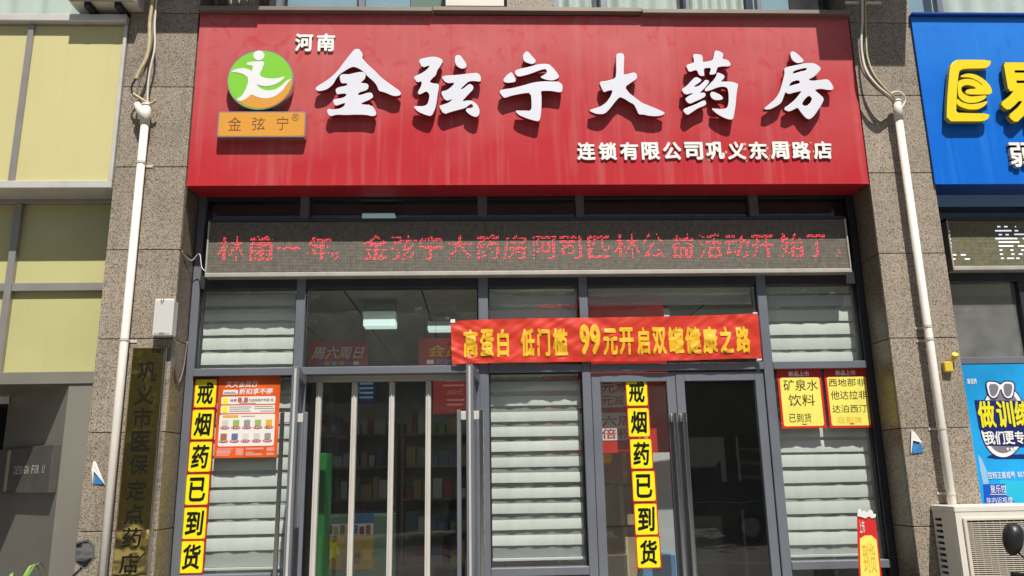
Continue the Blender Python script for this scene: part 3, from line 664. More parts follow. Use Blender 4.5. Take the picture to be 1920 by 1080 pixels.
mb.add(vs, fs); mb.build('cloth', 'banner_red', bn, smooth=True)
for (q, s) in ((cn[0], 1), (cn[1], -1), (cn[3], 1), (cn[2], -1)):
    MB().box(q.x, q.x+s*.03, YF-.0345, YF-.034+.0005, q.z-.012, q.z+.012).build('tape', 'paper_white', bn)
bt = [('高',869,896),('蛋',900,926),('白',932,954),('低',976,1002),('门',1007,1031),('槛',1036,1064),('99',1086,1125),('元',1130,1157),('开',1160,1187),('启',1193,1217),('双',1222,1248),('罐',1252,1281),('健',1284,1313),('康',1316,1344),('之',1348,1373),('路',1378,1405)]
for ch, x0, x1 in bt:
    u = (x0-870)/535; y0 = 618-6*u; y1 = 671-9*u
    if ch == '99': y0 -= 7; y1 -= 1
    if ch == '元': y0 += 2
    text('character', ch, rect(x0, y0, x1, y1, YF-.03), YF-.0418, 'banner_yellow', bn, .042, disp=lambda X, Z: wrinkle(X, Z)*1.2)

# ================================================================== character stickers
ODS = ('topmost', 'second from the top', 'third from the top', 'fourth from the top', 'fifth from the top', 'lowest')
def sticker(ch, x0, y0, x1, y1, Y, where):
    r = rect(x0, y0, x1, y1, Y)
    root = thing('character_sticker', 'yellow character sticker, %s' % where, 'sticker', ((r[0]+r[1])/2, Y, r[2]), 'yellow character stickers on the glass')
    tl = random.uniform(-.006,.006)
    sheet('red_border', r, Y-.001, 'sticker_red', root, .0009)
    rsheet('yellow_field', (r[0]+.006, r[1]-.007, r[2]+.006, r[3]-.006), .012, Y-.0018, 'sticker_yellow', root, .0007)
    wd, hg = r[1]-r[0], r[3]-r[2]
    text('lettering', ch, (r[0]+wd*.15, r[1]-wd*.15, r[2]+hg*.13, r[3]-hg*.12), Y-.0026, 'print_black', root, .028, shear=.05)
for (ch, x0, y0, x1, y1), od in zip((('戒',364,710,407,765),('烟',358.5,767,402,825),('药',353,827,398,886),('已',347,888,393,948),('到',341.5,950,388,1012),('货',335,1013,383,1076)), ODS):
    sticker(ch, x0, y0, x1, y1, YG-.013, od+' of the left column beside orange poster')
for (ch, x0, y0, x1, y1), od in zip((('戒',1173,707,1215,762),('烟',1176.5,764,1219,820),('药',1181,822,1224,880),('已',1185,882,1230,941),('到',1189,943,1234,1004),('货',1193,1005,1239,1066)), ODS):
    sticker(ch, x0, y0, x1, y1, DG-.006, od+' of the right column on the closed door')

# ================================================================== posters on the glass
def sub(r, a0, b0, a1, b1):
    """part of a rectangle in fractions, from its top left corner"""
    wd, hg = r[1]-r[0], r[3]-r[2]
    return (r[0]+wd*a0, r[0]+wd*a1, r[3]-hg*b1, r[3]-hg*b0)
YQ = YG-.013
r = rect(406, 706, 523, 858, YQ)
po = thing('poster', 'orange red member day price poster with white product boxes on the left window', 'poster', ((r[0]+r[1])/2, YQ, r[2]))
sheet('paper', r, YQ-.001, 'poster_orange', po)
def ps(name, q, layer, m, rad=0): 
    Y = YQ-.001-.0007*layer
    return rsheet(name, q, rad, Y, m, po, .0006) if rad else sheet(name, q, Y, m, po, .0006)
text('headline', '天天会员日', sub(r, .12, .06, .62, .135), YQ-.0018, 'print_white', po, .02, shear=.15)
text('headline', '折扣享不停', sub(r, .34, .15, .88, .225), YQ-.0018, 'print_white', po, .02, shear=.15)
ps('white_panel', sub(r, .08, .165, .32, .225), 1, 'poster_white', .008)
ps('white_panel', sub(r, .06, .25, .93, .345), 1, 'poster_white', .008); ps('white_panel', sub(r, .06, .36, .93, .455), 1, 'poster_white', .008); ps('white_panel', sub(r, .05, .47, .94, .86), 1, 'poster_white', .012)
ps('yellow_tag', sub(r, .085, .265, .17, .335), 2, 'sticker_yellow', .004); ps('yellow_tag', sub(r, .085, .372, .17, .445), 2, 'sticker_yellow', .004); ps('yellow_tag', sub(r, .10, .478, .35, .51), 2, 'poster_gold', .004)
text('small_print', '消费', sub(r, .20, .28, .31, .315), YQ-.0026, 'print_black', po); text('small_print', '8.8', sub(r, .325, .26, .49, .325), YQ-.0026, 'print_red', po, .03); text('small_print', '元送保湿护手霜1支', sub(r, .50, .28, .90, .315), YQ-.0026, 'print_black', po)
mb = MB()
for k, (a0, a1, b) in enumerate(((.20,.55,.375),(.20,.52,.40),(.20,.54,.427),(.60,.90,.372),(.60,.92,.398),(.70,.92,.43),(.36,.62,.33),(.40,.62,.49),(.10,.28,.19),(.10,.30,.207))):
    q = sub(r, a0, b, a1, b+.009); mb.box(q[0], q[1], YQ-.0026, YQ-.0020, q[2], q[3])
mb.build('small_print', 'grey_print', po)
pm = ['box_grey','product_green','grey_print','product_green','poster_gold','product_brown','product_blue','box_white','box_grey','grey_print']
for k in range(10):
    cx = .135+.175*(k % 5)+.01*(k//5 == 0); b = .54+.165*(k//5)
    ps('product_picture', sub(r, cx-.05, b, cx+.05, b+.075), 2, pm[k])
    q = sub(r, cx-.075, b+.075, cx+.075, b+.112)
    MB().prism(ell((q[0]+q[1])/2, (q[2]+q[3])/2, (q[1]-q[0])/2, (q[3]-q[2])/2, 14), YQ-.0032, YQ-.0026).build('price_oval', 'print_red', po)
    text('price', ('7.8元','5.8元','15元','14元','1元','5元','48元','9.5元','12元','29元')[k], (q[0]+.006, q[1]-.006, q[2]+.003, q[3]-.003), YQ-.004, 'print_white', po, .01)
mb = MB()
for a0, b0, a1, b1 in ((.04,.885,.30,.90),(.04,.905,.26,.95),(.04,.955,.24,.975),(.34,.885,.46,.97),(.50,.88,.78,.905),(.50,.93,.62,.945),(.50,.95,.76,.975),(.83,.88,.95,.925),(.83,.945,.95,.975)):
    q = sub(r, a0, b0, a1, b1); mb.box(q[0], q[1], YQ-.0018, YQ-.0012, q[2], q[3])
mb.build('small_print', 'pale_pink', po)

def new_poster(r, lines, label, faint):
    root = thing('poster', label, 'poster', ((r[0]+r[1])/2, YQ, r[2]))
    n = 14; vs = []; fs = []
    sheet('paper', r, YQ-.001, 'poster_red', root)
    rsheet('yellow_field', sub(r, .05, .145, .95, .965), .015, YQ-.002, 'poster_yellow', root, .0008)
    text('headline', '新品上市', sub(r, .26, .035, .73, .125), YQ-.002, 'print_white', root, .035)
    for body, q in lines: text('handwriting', body, sub(r, *q), YQ-.0028, 'print_black', root, 0., shear=.06)
    if faint: text('handwriting', '已到货', sub(r, .20, .82, .75, .92), YQ-.0028, 'ink_faint', root, -.003)
    q = sub(r, .46, .925, .56, .945); sheet('mark', q, YQ-.0027, 'sticker_red', root, .0006)
new_poster(rect(1461, 692, 1544, 803, YQ), [('矿泉水', (.12,.18,.90,.37)), ('饮料', (.20,.43,.80,.63)), ('已到货', (.18,.75,.68,.90))], 'handwritten red and yellow poster for mineral water on the right window', False)
new_poster(rect(1550, 690, 1631, 802, YQ), [('西地那非', (.08,.18,.93,.31)), ('他达拉非', (.10,.38,.93,.53)), ('达泊西汀', (.10,.62,.90,.75))], 'handwritten red and yellow medicine poster nearest the right pillar', True)

# ================================================================== inside of the pharmacy
ix0, ix1, iy1, iz1 = fx0-.3, fx1+.3, 5.6, 3.55
struct(MB().box(ix0, ix1, YF+.1, iy1, .002, .006).build('shop_floor', 'int_floor'))
struct(MB().box(ix0, ix1, iy1, iy1+.1, 0, iz1).build('shop_wall_back', 'int_wall'))
struct(MB().box(ix0-.1, ix0, .3, iy1, 0, iz1).build('shop_wall_left', 'int_wall'))
struct(MB().box(ix1, ix1+.1, .3, iy1, 0, iz1).build('shop_wall_right', 'int_wall'))
ceil = struct(MB().box(ix0-.1, ix1+.1, .29, iy1+.1, iz1, iz1+.1).build('shop_ceiling', 'int_ceiling'))
ceil2 = struct(MB().box(ix0, ix1, .62, iy1, 3.02, 3.06).build('suspended_ceiling', 'int_ceiling'))
struct(MB().box(ix0, ix1, .60, .618, 3.02, iz1).build('ceiling_bulkhead', 'int_wall'))
for k in range(7):
    x = ix0+.5+k*.62; MB().box(x, x+.012, .63, iy1, 3.016, 3.0195).build('ceiling_joint', 'int_seam', ceil2)
def lamp(label, x0, y0, x1, y1, Y, drop=.0):
    r = rect(x0, y0, x1, y1, Y)
    root = thing('ceiling_lamp', label, 'lamp', ((r[0]+r[1])/2, Y, r[2]), 'lit lamps inside the pharmacy')
    MB().box(r[0], r[1], Y, Y+.16, r[2]+(r[3]-r[2])*.45, r[3]).build('housing', 'lamp_body', root, .004)
    MB().box(r[0]+.004, r[1]-.004, Y-.002, Y+.155, r[2], r[2]+(r[3]-r[2])*.44).build('diffuser', 'lamp', root, .004)
    zt = 3.016
    if r[3] < zt-.03:
        for x in (r[0]+.006, r[1]-.01): MB().box(x, x+.004, Y+.07, Y+.074, r[3]+.0005, zt).build('hanger', 'int_seam', root)
lamp('hanging box lamp behind the glass above the open doorway', 680, 583, 742, 611, 1.6)
lamp('flat lit ceiling lamp just left of the red banner', 801, 602, 848, 618, 2.2)
lamp('lit ceiling lamp behind the glass over the right end of the banner', 1222, 577, 1256, 602, 1.9)
for k_, (px_, yy_) in enumerate(((930,3.2),(1130,3.4),(1330,3.2))):  # added lamps, out of sight, that brighten the depth of the shop
    q_ = P(px_, 640, yy_); rt_ = thing('ceiling_lamp', ('left','middle','right')[k_]+' added fill lamp deep in the shop, unseen behind the red banner', 'lamp', (q_.x, yy_, 2.9), 'lit lamps inside the pharmacy')
    MB().box(q_.x-.3, q_.x+.3, yy_, yy_+.3, 2.96, 3.015).build('housing', 'lamp_body', rt_); MB().box(q_.x-.29, q_.x+.29, yy_+.01, yy_+.29, 2.95, 2.9595).build('diffuser', 'fill_deep', rt_)
for k_, px_ in enumerate((700,1010,1300)):  # added lamps, out of sight, that brighten the interior near the glass
    q_ = P(px_, 505, .7); rt_ = thing('ceiling_lamp', ('left','middle','right')[k_]+' added flat fill lamp just inside the glass, unseen behind the LED display', 'lamp', (q_.x, .75, 2.98), 'lit lamps inside the pharmacy')
    MB().box(q_.x-.3, q_.x+.3, .64, .84, 3.0, 3.016).build('housing', 'lamp_body', rt_); MB().box(q_.x-.29, q_.x+.29, .65, .83, 2.99, 2.9995).build('diffuser', 'fill_front', rt_)
lamp('pale lamp shining above the LED display', 678, 384, 741, 413, .40)

def hang(label, x0, y0, x1, y1, Y, m, name='hanging_sign', cat='sign'):
    r = rect(x0, y0, x1, y1, Y)
    root = thing(name, label, cat, ((r[0]+r[1])/2, Y, r[2]))
    box('panel', r, Y, Y+.012, m, root)
    return root, r
h, r = hang('dark red hanging sign with slanted pale characters behind the left transom glass', 578, 640, 690, 686, 2.4, 'int_red')
text('lettering', '周六周日', sub(r, .08, .22, .92, .72), 2.396, 'poster_white', h, .008, shear=.25)
for k in range(6): q = sub(r, .16+.12*k, .82, .25+.12*k, .96); sheet('picture', q, 2.396, ('product_blue','product_green','poster_cyan','product_green','counter_blue','poster_white')[k], h)
for x in (r[0]+.05, r[1]-.05): MB().box(x, x+.003, 2.403, 2.406, r[3]+.0005, 3.016).build('hanger', 'int_seam', h)
h, r = hang('dark red hanging sign with gold characters partly behind the red banner', 785, 634, 868, 686, 2.4, 'int_red')
text('lettering', '会员', sub(r, .22, .25, .98, .68), 2.396, 'poster_gold', h, .012, shear=.2)
for k in range(4): q = sub(r, .18+.2*k, .78, .34+.2*k, .93); sheet('picture', q, 2.396, ('poster_white','product_blue','counter_blue','product_green')[k], h)
for x in (r[0]+.05, r[1]-.05): MB().box(x, x+.003, 2.403, 2.406, r[3]+.0005, 3.016).build('hanger', 'int_seam', h)
# tall red promotion board behind the closed doors
yb = .43
r = rect(1012, 560, 1252, 850, yb)
pb = thing('promotion_board', 'tall red board with pale offer panels seen through the closed glass door', 'board', ((r[0]+r[1])/2, yb, r[2]))
box('panel', r, yb, yb+.02, 'poster_red', pb)
for x in (r[0]+.08, r[1]-.08): MB().box(x, x+.004, yb+.008, yb+.012, r[3]+.0005, 3.016).build('hanger', 'int_seam', pb)
for q0, q1, l1, l2 in ((711,764,'元减8元','元减15元'), (774,826,'六周日','倍积分')):
    q = rect(1040, q0, 1214, q1, yb-.003); p_ = sheet('offer_panel', q, yb-.003, 'poster_white', pb, .002)
    q2 = rect(1128, q0+5, 1214, q0+(q1-q0)*.48, yb-.004); text('lettering', l1, q2, yb-.0042, 'print_red', p_, .012)
    q2 = rect(1128, q0+(q1-q0)*.56, 1214, q1-4, yb-.004); text('lettering', l2, q2, yb-.0042, 'print_red', p_, .012)
# cartons and small furniture behind the closed doors
def plainbox(name, label, cat, x0, y0, x1, y1, Y, dep, m, zbot=None, extra=None):
    r = rect(x0, y0, x1, y1, Y); z0 = r[2] if zbot is None else zbot
    root = thing(name, label, cat, ((r[0]+r[1])/2, Y+dep/2, z0))
    MB().box(r[0], r[1], Y, Y+dep, z0, r[3]).build('body', m, root, .004)
    return root, (r[0], r[1], z0, r[3])
for k, (x0, y0, x1, y1, lb) in enumerate(((1128,845,1212,905,'upper brown carton behind the closed glass door'), (1122,908,1208,985,'middle brown carton behind the closed glass door'), (1132,988,1214,1070,'lower brown carton behind the closed glass door'))):
    c, q = plainbox('carton', lb, 'carton', x0, y0, x1, y1, .62+.05*k, .35, 'carton', None if k < 2 else 0)
    sheet('tape', sub(q, .46, 0, .56, 1), .62+.05*k-.0015, 'cable_yellow', c)
c, q = plainbox('cabinet', 'pale upright cabinet to the right of the sticker column, behind glass', 'cabinet', 1222, 835, 1262, 1000, .75, .4, 'box_grey', 0)
c, q = plainbox('plastic_crate', 'blue plastic crate low behind the closed glass door', 'crate', 1206, 1040, 1268, 1095, .60, .3, 'counter_blue', 0)
st = thing('star_tag', 'yellow star shaped price tag left inside the closed door', 'tag', P(1138,868,.6))
c0 = P(1137,858,.6)
MB().prism([(c0.x+(.05 if k % 2 else .036)*math.cos(k*PI/9), c0.z+(.05 if k % 2 else .036)*math.sin(k*PI/9)) for k in range(18)], .597, .6).build('card', 'sticker_yellow', st)
c, q = plainbox('blackout', 'added cupboard behind the right closed glass leaf', 'blackout', 1288, 640, 1440, 1200, .78, .4, 'int_dark', 0)  # dark block added so that the room behind this leaf stays black
# doorway interior
yv = 1.35
c, q = plainbox('display_counter', 'glass front counter with colourful posters inside the doorway', 'counter', 596, 968, 728, 1200, yv, .5, 'int_greygreen', 0)
sheet('poster', rect(612, 982, 700, 1004, yv), yv-.003, 'poster_white', c); sheet('poster', rect(612, 1005, 700, 1068, yv), yv-.003, 'int_amber', c); sheet('poster', rect(660, 962, 702, 980, yv), yv-.003, 'product_blue', c)
cc = P(622,1032,yv); MB().prism([(cc.x+(.07 if k % 2 else .05)*math.cos(k*PI/9), cc.z+(.07 if k % 2 else .05)*math.sin(k*PI/9)) for k in range(18)], yv-.006, yv-.0032).build('star', 'sticker_yellow', c)
for k in range(7): sheet('picture', rect(614+12*k, 984+3*(k % 2), 623+12*k, 1002, yv), yv-.0055, ('int_red','product_green','product_brown','int_amber','counter_blue','int_red','product_brown')[k], c)
for k in range(3): sheet('picture', rect(640+20*k, 1030, 656+20*k, 1062-6*k, yv), yv-.0055, ('carton','product_brown','poster_gold')[k], c)
c, q = plainbox('display_stand', 'bright green display stand just inside the doorway, left', 'stand', 594, 850, 606, 1200, .75, .25, 'int_green', 0)
c, q = plainbox('wall_board', 'dark blue notice board with pale lines inside the doorway', 'board', 670, 708, 704, 756, 2.2, .02, 'int_blue')
for k in range(4): sheet('line', sub(q, .12, .2+.18*k, .88, .27+.18*k), 2.197, 'pale_blue', c)
MB().box(q[0]+.02, q[0]+.023, 2.205, 2.208, q[3]+.0005, 3.016).build('hanger', 'int_seam', c)
MB().box(q[1]-.023, q[1]-.02, 2.205, 2.208, q[3]+.0005, 3.016).build('hanger', 'int_seam', c)
c, q = plainbox('red_board', 'dark red board with pale price lines deep in the doorway', 'board', 812, 704, 874, 776, 2.0, .02, 'int_red')
text('lettering', '100元', sub(q, .45, .36, .92, .52), 1.997, 'pale_pink', c, 0, shear=.2)
for k, (a0, a1, b0) in enumerate(((.40,.92,.12),(.30,.95,.24),(.42,.95,.62),(.42,.90,.74))): sheet('printed_line', sub(q, a0, b0, a1, b0+.045), 1.997, 'pale_pink', c)
MB().box(q[0]+.02, q[0]+.023, 2.005, 2.008, q[3]+.0005, 3.016).build('hanger', 'int_seam', c)
# shelves of medicine along the back
rng = random.Random(3)
for s_, (xa, xb, lb) in enumerate(((ix0+.2, -1.0, 'dark medicine shelf at the back left of the shop'), (-.95, .25, 'dark medicine shelf at the back middle of the shop'), (.3, 1.6, 'dark medicine shelf at the back right of the shop'))):
    ys = 4.9
    sh = thing('medicine_shelf', lb, 'shelf', ((xa+xb)/2, ys, 0), 'medicine shelves at the back')
    MB().box(xa, xb, ys+.33, ys+.35, .006, 2.2).build('back_panel', 'int_grey', sh)
    for x in (xa, xb-.03): MB().box(x, x+.03, ys, ys+.329, .006, 2.2).build('side_panel', 'int_brown', sh)
    for k in range(6):
        z = .15+.38*k; MB().box(xa+.031, xb-.031, ys+.002, ys+.328, z, z+.025).build('shelf_board', 'int_brown', sh)
        x = xa+.06
        mbx = MB()
        while x < xb-.15:
            wd, hg = rng.uniform(.05,.14), rng.uniform(.1,.26)
            mbx.slot(rng.randrange(5)).box(x, x+wd, ys+.02, ys+.15, z+.0255, z+.0255+hg); x += wd+rng.uniform(.004,.03)
        o = mbx.build('medicine_packs', ['pack_blue','pack_red','pack_white','pack_green','pack_amber'], sh); o['kind'] = 'stuff'

# ================================================================== things on the left pillar
r = (XX(229,860,-.03), XX(299,860,-.03), .62, ZZ(281,652,-.03))
pq = thing('brass_plaque', 'tall mirror brass plaque with black vertical characters on the left pillar', 'plaque', ((r[0]+r[1])/2, 0, r[2]))
box('plate', (r[0], r[1]-.022, r[2], r[3]), -.030, -.003, 'brass', pq, .002)
MB().box(r[1]-.0215, r[1]-.008, -.034, -.002, r[2], r[3]+.002).build('edge_strip', 'steel', pq, .002)
for ch, x, y in (('巩',277,697),('义',271,740),('市',268,783),('医',265,827),('保',261,871),('定',257,919),('点',252,964),('药',248,1009),('店',243,1057)):
    q = rect(x-19, y-19, x+17, y+18, -.031); text('character', ch, q, -.032, 'print_black', pq, .012)
r = rect(287, 560, 324, 630, -.09)
jb = thing('junction_box', 'white plastic box on the left pillar above the brass plaque', 'box', ((r[0]+r[1])/2, 0, r[2]))
MB().box(r[0]+.006, r[1]-.004, -.075, -.003, r[2]+.006, r[3]-.008).build('case', 'box_grey', jb, .004)
MB().box(r[0], r[1], -.09, -.0755, r[2], r[3]).build('lid', 'box_white', jb, .006)
MB().box(r[0]+.012, r[1]-.012, -.0925, -.0905, r[2]+.014, r[3]-.02).build('lid_panel', 'box_grey', jb, .002)
q = sub(r, .38, .9, .62, .94); sheet('mark', q, -.0935, 'grey_print', jb)
tt = P((287+324)/2, 562, -.085); MB().tube([(tt.x-.008,-.092,tt.z-.015),(tt.x-.006,-.097,tt.z+.002),(tt.x,-.097,tt.z-.025),(tt.x+.008,-.097,tt.z+.002),(tt.x+.009,-.092,tt.z-.01)], .0022, 6).build('wire_hook', 'cable_grey', jb, smooth=True)
# wire from the box along the reveal
def cable(name, label, pts, rad, m, group=None, cat='cable', sm=3, dense=True):
    q = [Vector(p) for p in pts]
    out = []
    for i in range(len(q)-1):
        p0, p1, p2, p3 = q[max(i-1,0)], q[i], q[i+1], q[min(i+2,len(q)-1)]
        for k in range(5):
            t = k/5
            out.append(.5*((2*p1)+(p2-p0)*t+(2*p0-5*p1+4*p2-p3)*t*t+(3*p1-p0-3*p2+p3)*t**3))
    out.append(q[-1])
    o = MB().tube(out, rad, 8).build(name, m, None, smooth=True)
    return tag(o, label, cat, group)
cable('cable', 'thin grey wire sagging from the white box into the shopfront corner', [P(322,632,-.03), P(330,650,.0)+Vector((.012,0,0)), (XL1+.006,.06,ZZ(336,700,.06)), (XL1+.006,.14,ZZ(343,716,.14)), (XL1+.007,.2,ZZ(350,690,.2)), (XL1+.007,.232,ZZ(356,640,.232))], .0035, 'cable_grey')
cable('cable', 'thin pale wire looping from the left pillar to the LED display', [(XL1+.004,.03,ZZ(338,471,.03)), (XL1+.006,.10,ZZ(350,482,.1)), (XL1+.02,.17,ZZ(368,488,.17)), P(374,476,.16), P(378,500,.15), P(384,508,.14)], .003, 'cable_white')

CY = -.066
def conduit(label, xt, yt, xb, yb_, clamps, zend=0.02):
    a = P(xt, yt, CY); X = (a.x+XX(xb, yb_, CY))/2
    root = thing('conduit_pipe', label, 'pipe', (X, CY, zend), 'white plastic conduits on the pillars')
    MB().tube([(X,CY,zend),(X,CY,a.z-.14)], .0245, 16).build('pipe', 'pvc', root, smooth=True)
    MB().tube([(X,CY,a.z-.139),(X,CY,a.z)], .0295, 16).build('coupling', 'pvc', root, smooth=True)
    MB().tube([(X,CY,a.z-.01),(X,CY,a.z+.004)], .0315, 16).build('rim', 'pvc', root, smooth=True)
    for y in clamps:
        z = ZZ(xt+(xb-xt)*(y-yt)/(yb_-yt), y, CY)
        MB().tube([(X,CY,z-.008),(X,CY,z+.008)], .0275, 16).box(X-.05, X+.05, -.006, -.0015, z-.008, z+.008).box(X-.012, X+.012, CY+.02, -.0061, z-.008, z+.008).build('clamp', 'pvc_joint', root)
    return root, X, a.z
cl, cxl, czl = conduit('white plastic conduit on the left pillar, topped by a slanted side branch', 277, 197, 190, 1070, (305, 637))
# side branch on the left conduit
MB().tube([(cxl,CY-.004,czl-.11),(cxl-.03,CY-.008,czl-.055),(cxl-.058,CY-.012,czl+.005)], [.026,.026,.022], 14).build('branch', 'pvc', cl, smooth=True)
crr, cxr, czr = conduit('white plastic conduit on the right pillar beside the blue sign', 1683, 190, 1783, 945, (612, 636, 803, 925))
LG = 'cables hanging on the pillars'
cable('cable', 'thick yellowed cable running down the left pillar into frayed black ends', [P(287,-80,-0.080),P(286,0,-0.080),P(281,40,-0.080),P(280,80,-0.085),P(275,108,-0.090),P(262,134,-0.095),P(255,149,-0.095)], .0125, 'cable_yellow', LG)
cable('cable', 'short black cable end below the yellowed sleeve on the left pillar', [P(256,147,-0.095),P(248,158,-0.096),P(247,170,-0.090),P(252,180,-0.080),P(268,188,-0.070),P(276,200,-0.065)], .006, 'cable_black', LG)
cable('cable', 'brownish cable behind the thick yellowed one on the left pillar', [P(290,-80,-0.060),P(288,0,-0.060),P(287,50,-0.060),P(282,95,-0.065),P(272,130,-0.070),P(260,155,-0.080),P(256,177,-0.080)], .007, 'cable_grey', LG)
cable('cable', 'thin white cable dropping straight into the left conduit', [P(294,-80,-0.070),P(293,0,-0.070),P(290,45,-0.070),P(290,90,-0.075),P(282,128,-0.075),P(277,165,-0.070),P(277,203,CY)], .007, 'cable_white', LG)
cable('cable', 'stiff beige cable tail curling beside the mouth of the left conduit', [P(250,176,-0.090),P(262,184,-0.090),P(275,192,-0.080),P(284,194,-0.075),P(292,188,-0.080)], .0095, 'cable_yellow', LG)
RG = [(-.085,.009,'cable_grey','brown cable, leftmost of the bundle on the right pillar',-5),(-.10,.0085,'cable_white','white cable in front of the bundle on the right pillar',0),(-.075,.0075,'cable_green','green cable in the bundle on the right pillar',6),(-.09,.007,'cable_yellow','yellowed cable, rightmost of the bundle on the right pillar',9)]
for Y, rad, m, lb, dx in RG:
    cable('cable', lb, [P(1618+dx*.6,-80,Y),P(1617+dx*.6,0,Y),P(1617+dx*.6,40,Y),P(1615+dx,75,Y),P(1617+dx,105,Y),P(1625+dx*1.2,135,Y-.015),P(1645+dx*1.1,161,Y-.03),P(1665+dx*.8,178,Y-.025),P(1678+dx*.3,190,-0.070),P(1684+dx*.2,204,CY)], rad, m, LG)
cable('cable', 'pale cable looping round the mouth of the right conduit', [P(1668,176,-0.100),P(1682,172,-0.090),P(1693,177,-0.090),P(1697,188,-0.080),P(1693,199,-0.080),P(1687,207,-0.075)], .007, 'cable_white', LG)
tag(MB().box(XX(1585,5,-.07), XX(1652,5,-.07), -.074, -.062, ZZ(1618,7,-.07), ZZ(1618,3,-.07)).build('cable_bracket', 'cable_white'), 'thin pale bar holding the cables at the top of the right pillar', 'bracket')
# paper scraps and the yellow clamp
def scrap(label, pts_w, pts_b, Y=-.004):
    root = thing('paper_scrap', label, 'paper', P(*pts_w[0], 0), 'torn paper scraps on the pillars')
    def curl(pts, dy):
        mb = MB(); q = [P(x, y, Y) for x, y in pts]; c_ = sum(q, Vector())/len(q)
        vs = [(p.x, p.y-dy*(1+.8*math.sin(i*2.1)), p.z) for i, p in enumerate(q)]
        n = len(vs); vs += [(v[0], v[1]+.001, v[2]) for v in vs]
        mb.add(vs, [tuple(range(n)), tuple(range(2*n-1, n-1, -1))]+[(i+n, (i+1) % n+n, (i+1) % n, i) for i in range(n)])
        return mb
    curl(pts_w, .006).build('white_part', 'paper_white', root); curl(pts_b, .004).build('blue_part', 'paper_blue', root)
scrap('torn white and blue paper triangle on the left pillar beside the conduit', [(176,864),(173,882),(174,908),(177,884),(198,908),(180,866)], [(178,889),(198,907),(176,908)])
scrap('torn white and blue paper triangle on the right pillar', [(1708,806),(1706,849),(1709,849),(1711,826),(1728,830),(1716,812)], [(1711,830),(1727,834),(1731,848),(1710,850)])
yc = thing('wall_clamp', 'small yellow plastic clamp on the right pillar beside the blue poster', 'clamp', P(1780,690,0))
q = rect(1771, 678, 1787, 697, -.03); MB().box(q[0], q[1], -.035, -.002, q[2], q[3]).build('body', 'yellow_plastic', yc, .005)
MB().tube([P(1782,680,-.02), P(1791,667,-.03)], .012, 10).build('arm', 'yellow_plastic', yc, smooth=True)
MB().tube([P(1790,669,-.03), P(1791,664,-.045)], .019, 12).build('ring', 'yellow_plastic', yc)

# ================================================================== left neighbour: cream glass cladding
nx0 = XL0-2.6; nx1 = XL0-.004
nb = thing('clad_shopfront', 'cream back painted glass cladding in grey metal frames, left of the pillar', 'shopfront', (XL0-1, 0, 0))
zc0, zc1 = ZZ(110,352,YS), ZZ(110,30,YS); zc_top = ZZ(110,43,YS)
vx = [XX(57,50,YS), XX(237,60,YS)]
vxa = XX(46,60,YS)
MB().box(nx0, nx1, YS-.03, .3, zc_top, zc1).build('coping', 'alu_light', nb, .004)
zp0 = ZZ(110,338,YS); zp1 = zc_top-.012
MB().box(nx0, nx1, YS, .2, zc0, zp0-.0005).build('bottom_frame', 'alu_light', nb, .003)
MB().box(nx0, nx1, YS+.018, .2, zp1+.0005, zc_top-.0005).build('top_frame', 'alu_neigh', nb)
xr = XX(217,200,YS)
MB().box(xr, nx1, YS, .2, zp0, zp1).build('side_frame', 'alu_light', nb, .003)
xm0, xm1 = XX(32,200,YS), XX(43,200,YS)
MB().box(xm0, xm1, YS+.002, .2, zp0, zp1).build('mullion', 'alu_neigh', nb, .003)
MB().box(xm1+.0005, xr-.0005, YS+.022, YS+.03, zp0, zp1).build('cream_panel', 'cream', nb)
MB().box(nx0, xm0-.0005, YS+.022, YS+.03, zp0, zp1).build('cream_panel', 'cream', nb)
MB().box(nx0, nx1, YS+.05, .2, zc0+.003, zc0+.006).build('soffit', 'alu_neigh', nb)
YN = .20
zh0, zh1 = ZZ(110,381,YN), ZZ(110,366,YN)
zq0, zq1 = ZZ(110,545,YN), ZZ(110,530,YN)
zw0, zw1 = ZZ(110,720,YN), ZZ(110,697,YN)
MB().box(nx0, nx1, YN, YN+.1, zh0, zc0+.002).build('head_frame', 'alu_neigh', nb, .002)
xk0, xk1 = XX(20,450,YN), XX(33,450,YN)
MB().box(xk0, xk1, YN-.006, YN+.1, zw1, zh0-.0005).build('mullion', 'alu_neigh', nb, .002)
for a, b in ((nx0, xk0-.0005), (xk1+.0005, nx1)):
    MB().box(a, b, YN, YN+.1, zq0, zq1).build('transom', 'alu_neigh', nb, .002)
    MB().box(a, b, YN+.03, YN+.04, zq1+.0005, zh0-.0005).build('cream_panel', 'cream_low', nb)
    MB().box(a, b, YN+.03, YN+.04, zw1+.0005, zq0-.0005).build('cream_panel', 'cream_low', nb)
# metal entrance portal below
pt = thing('entrance_portal', 'grey metal entrance surround under the cream cladding, bottom left', 'entrance', (XL0-.5, YN, 0))
MB().box(nx0, nx1, YN-.01, YN+.1, zw0, zw1-.001).build('header', 'portal_lit', pt, .002)
jx = XX(128,730,YN)
MB().box(jx, nx1, YN, YN+.1, .004, zw0-.0005).build('jamb', 'portal_lit', pt, .002)
A = Vector((jx, YN+.002, 0)); B = Vector((XX(18,741,.96), .96, 0))
dd = (B-A).normalized(); nn = Vector((dd.y, -dd.x, 0))
if nn.y > 0: nn = -nn
Ls = (B-A).length
def fr(u, z, d): p = A+dd*u+nn*d; return (p.x, p.y, z)
MB().add([fr(0,.004,0),fr(Ls,.004,0),fr(Ls,zw0,0),fr(0,zw0,0),fr(0,.004,-.04),fr(Ls,.004,-.04),fr(Ls,zw0,-.04),fr(0,zw0,-.04)], [(0,3,2,1),(4,5,6,7),(0,1,5,4),(1,2,6,5),(2,3,7,6),(3,0,4,7)]).build('splayed_panel', 'portal', pt)
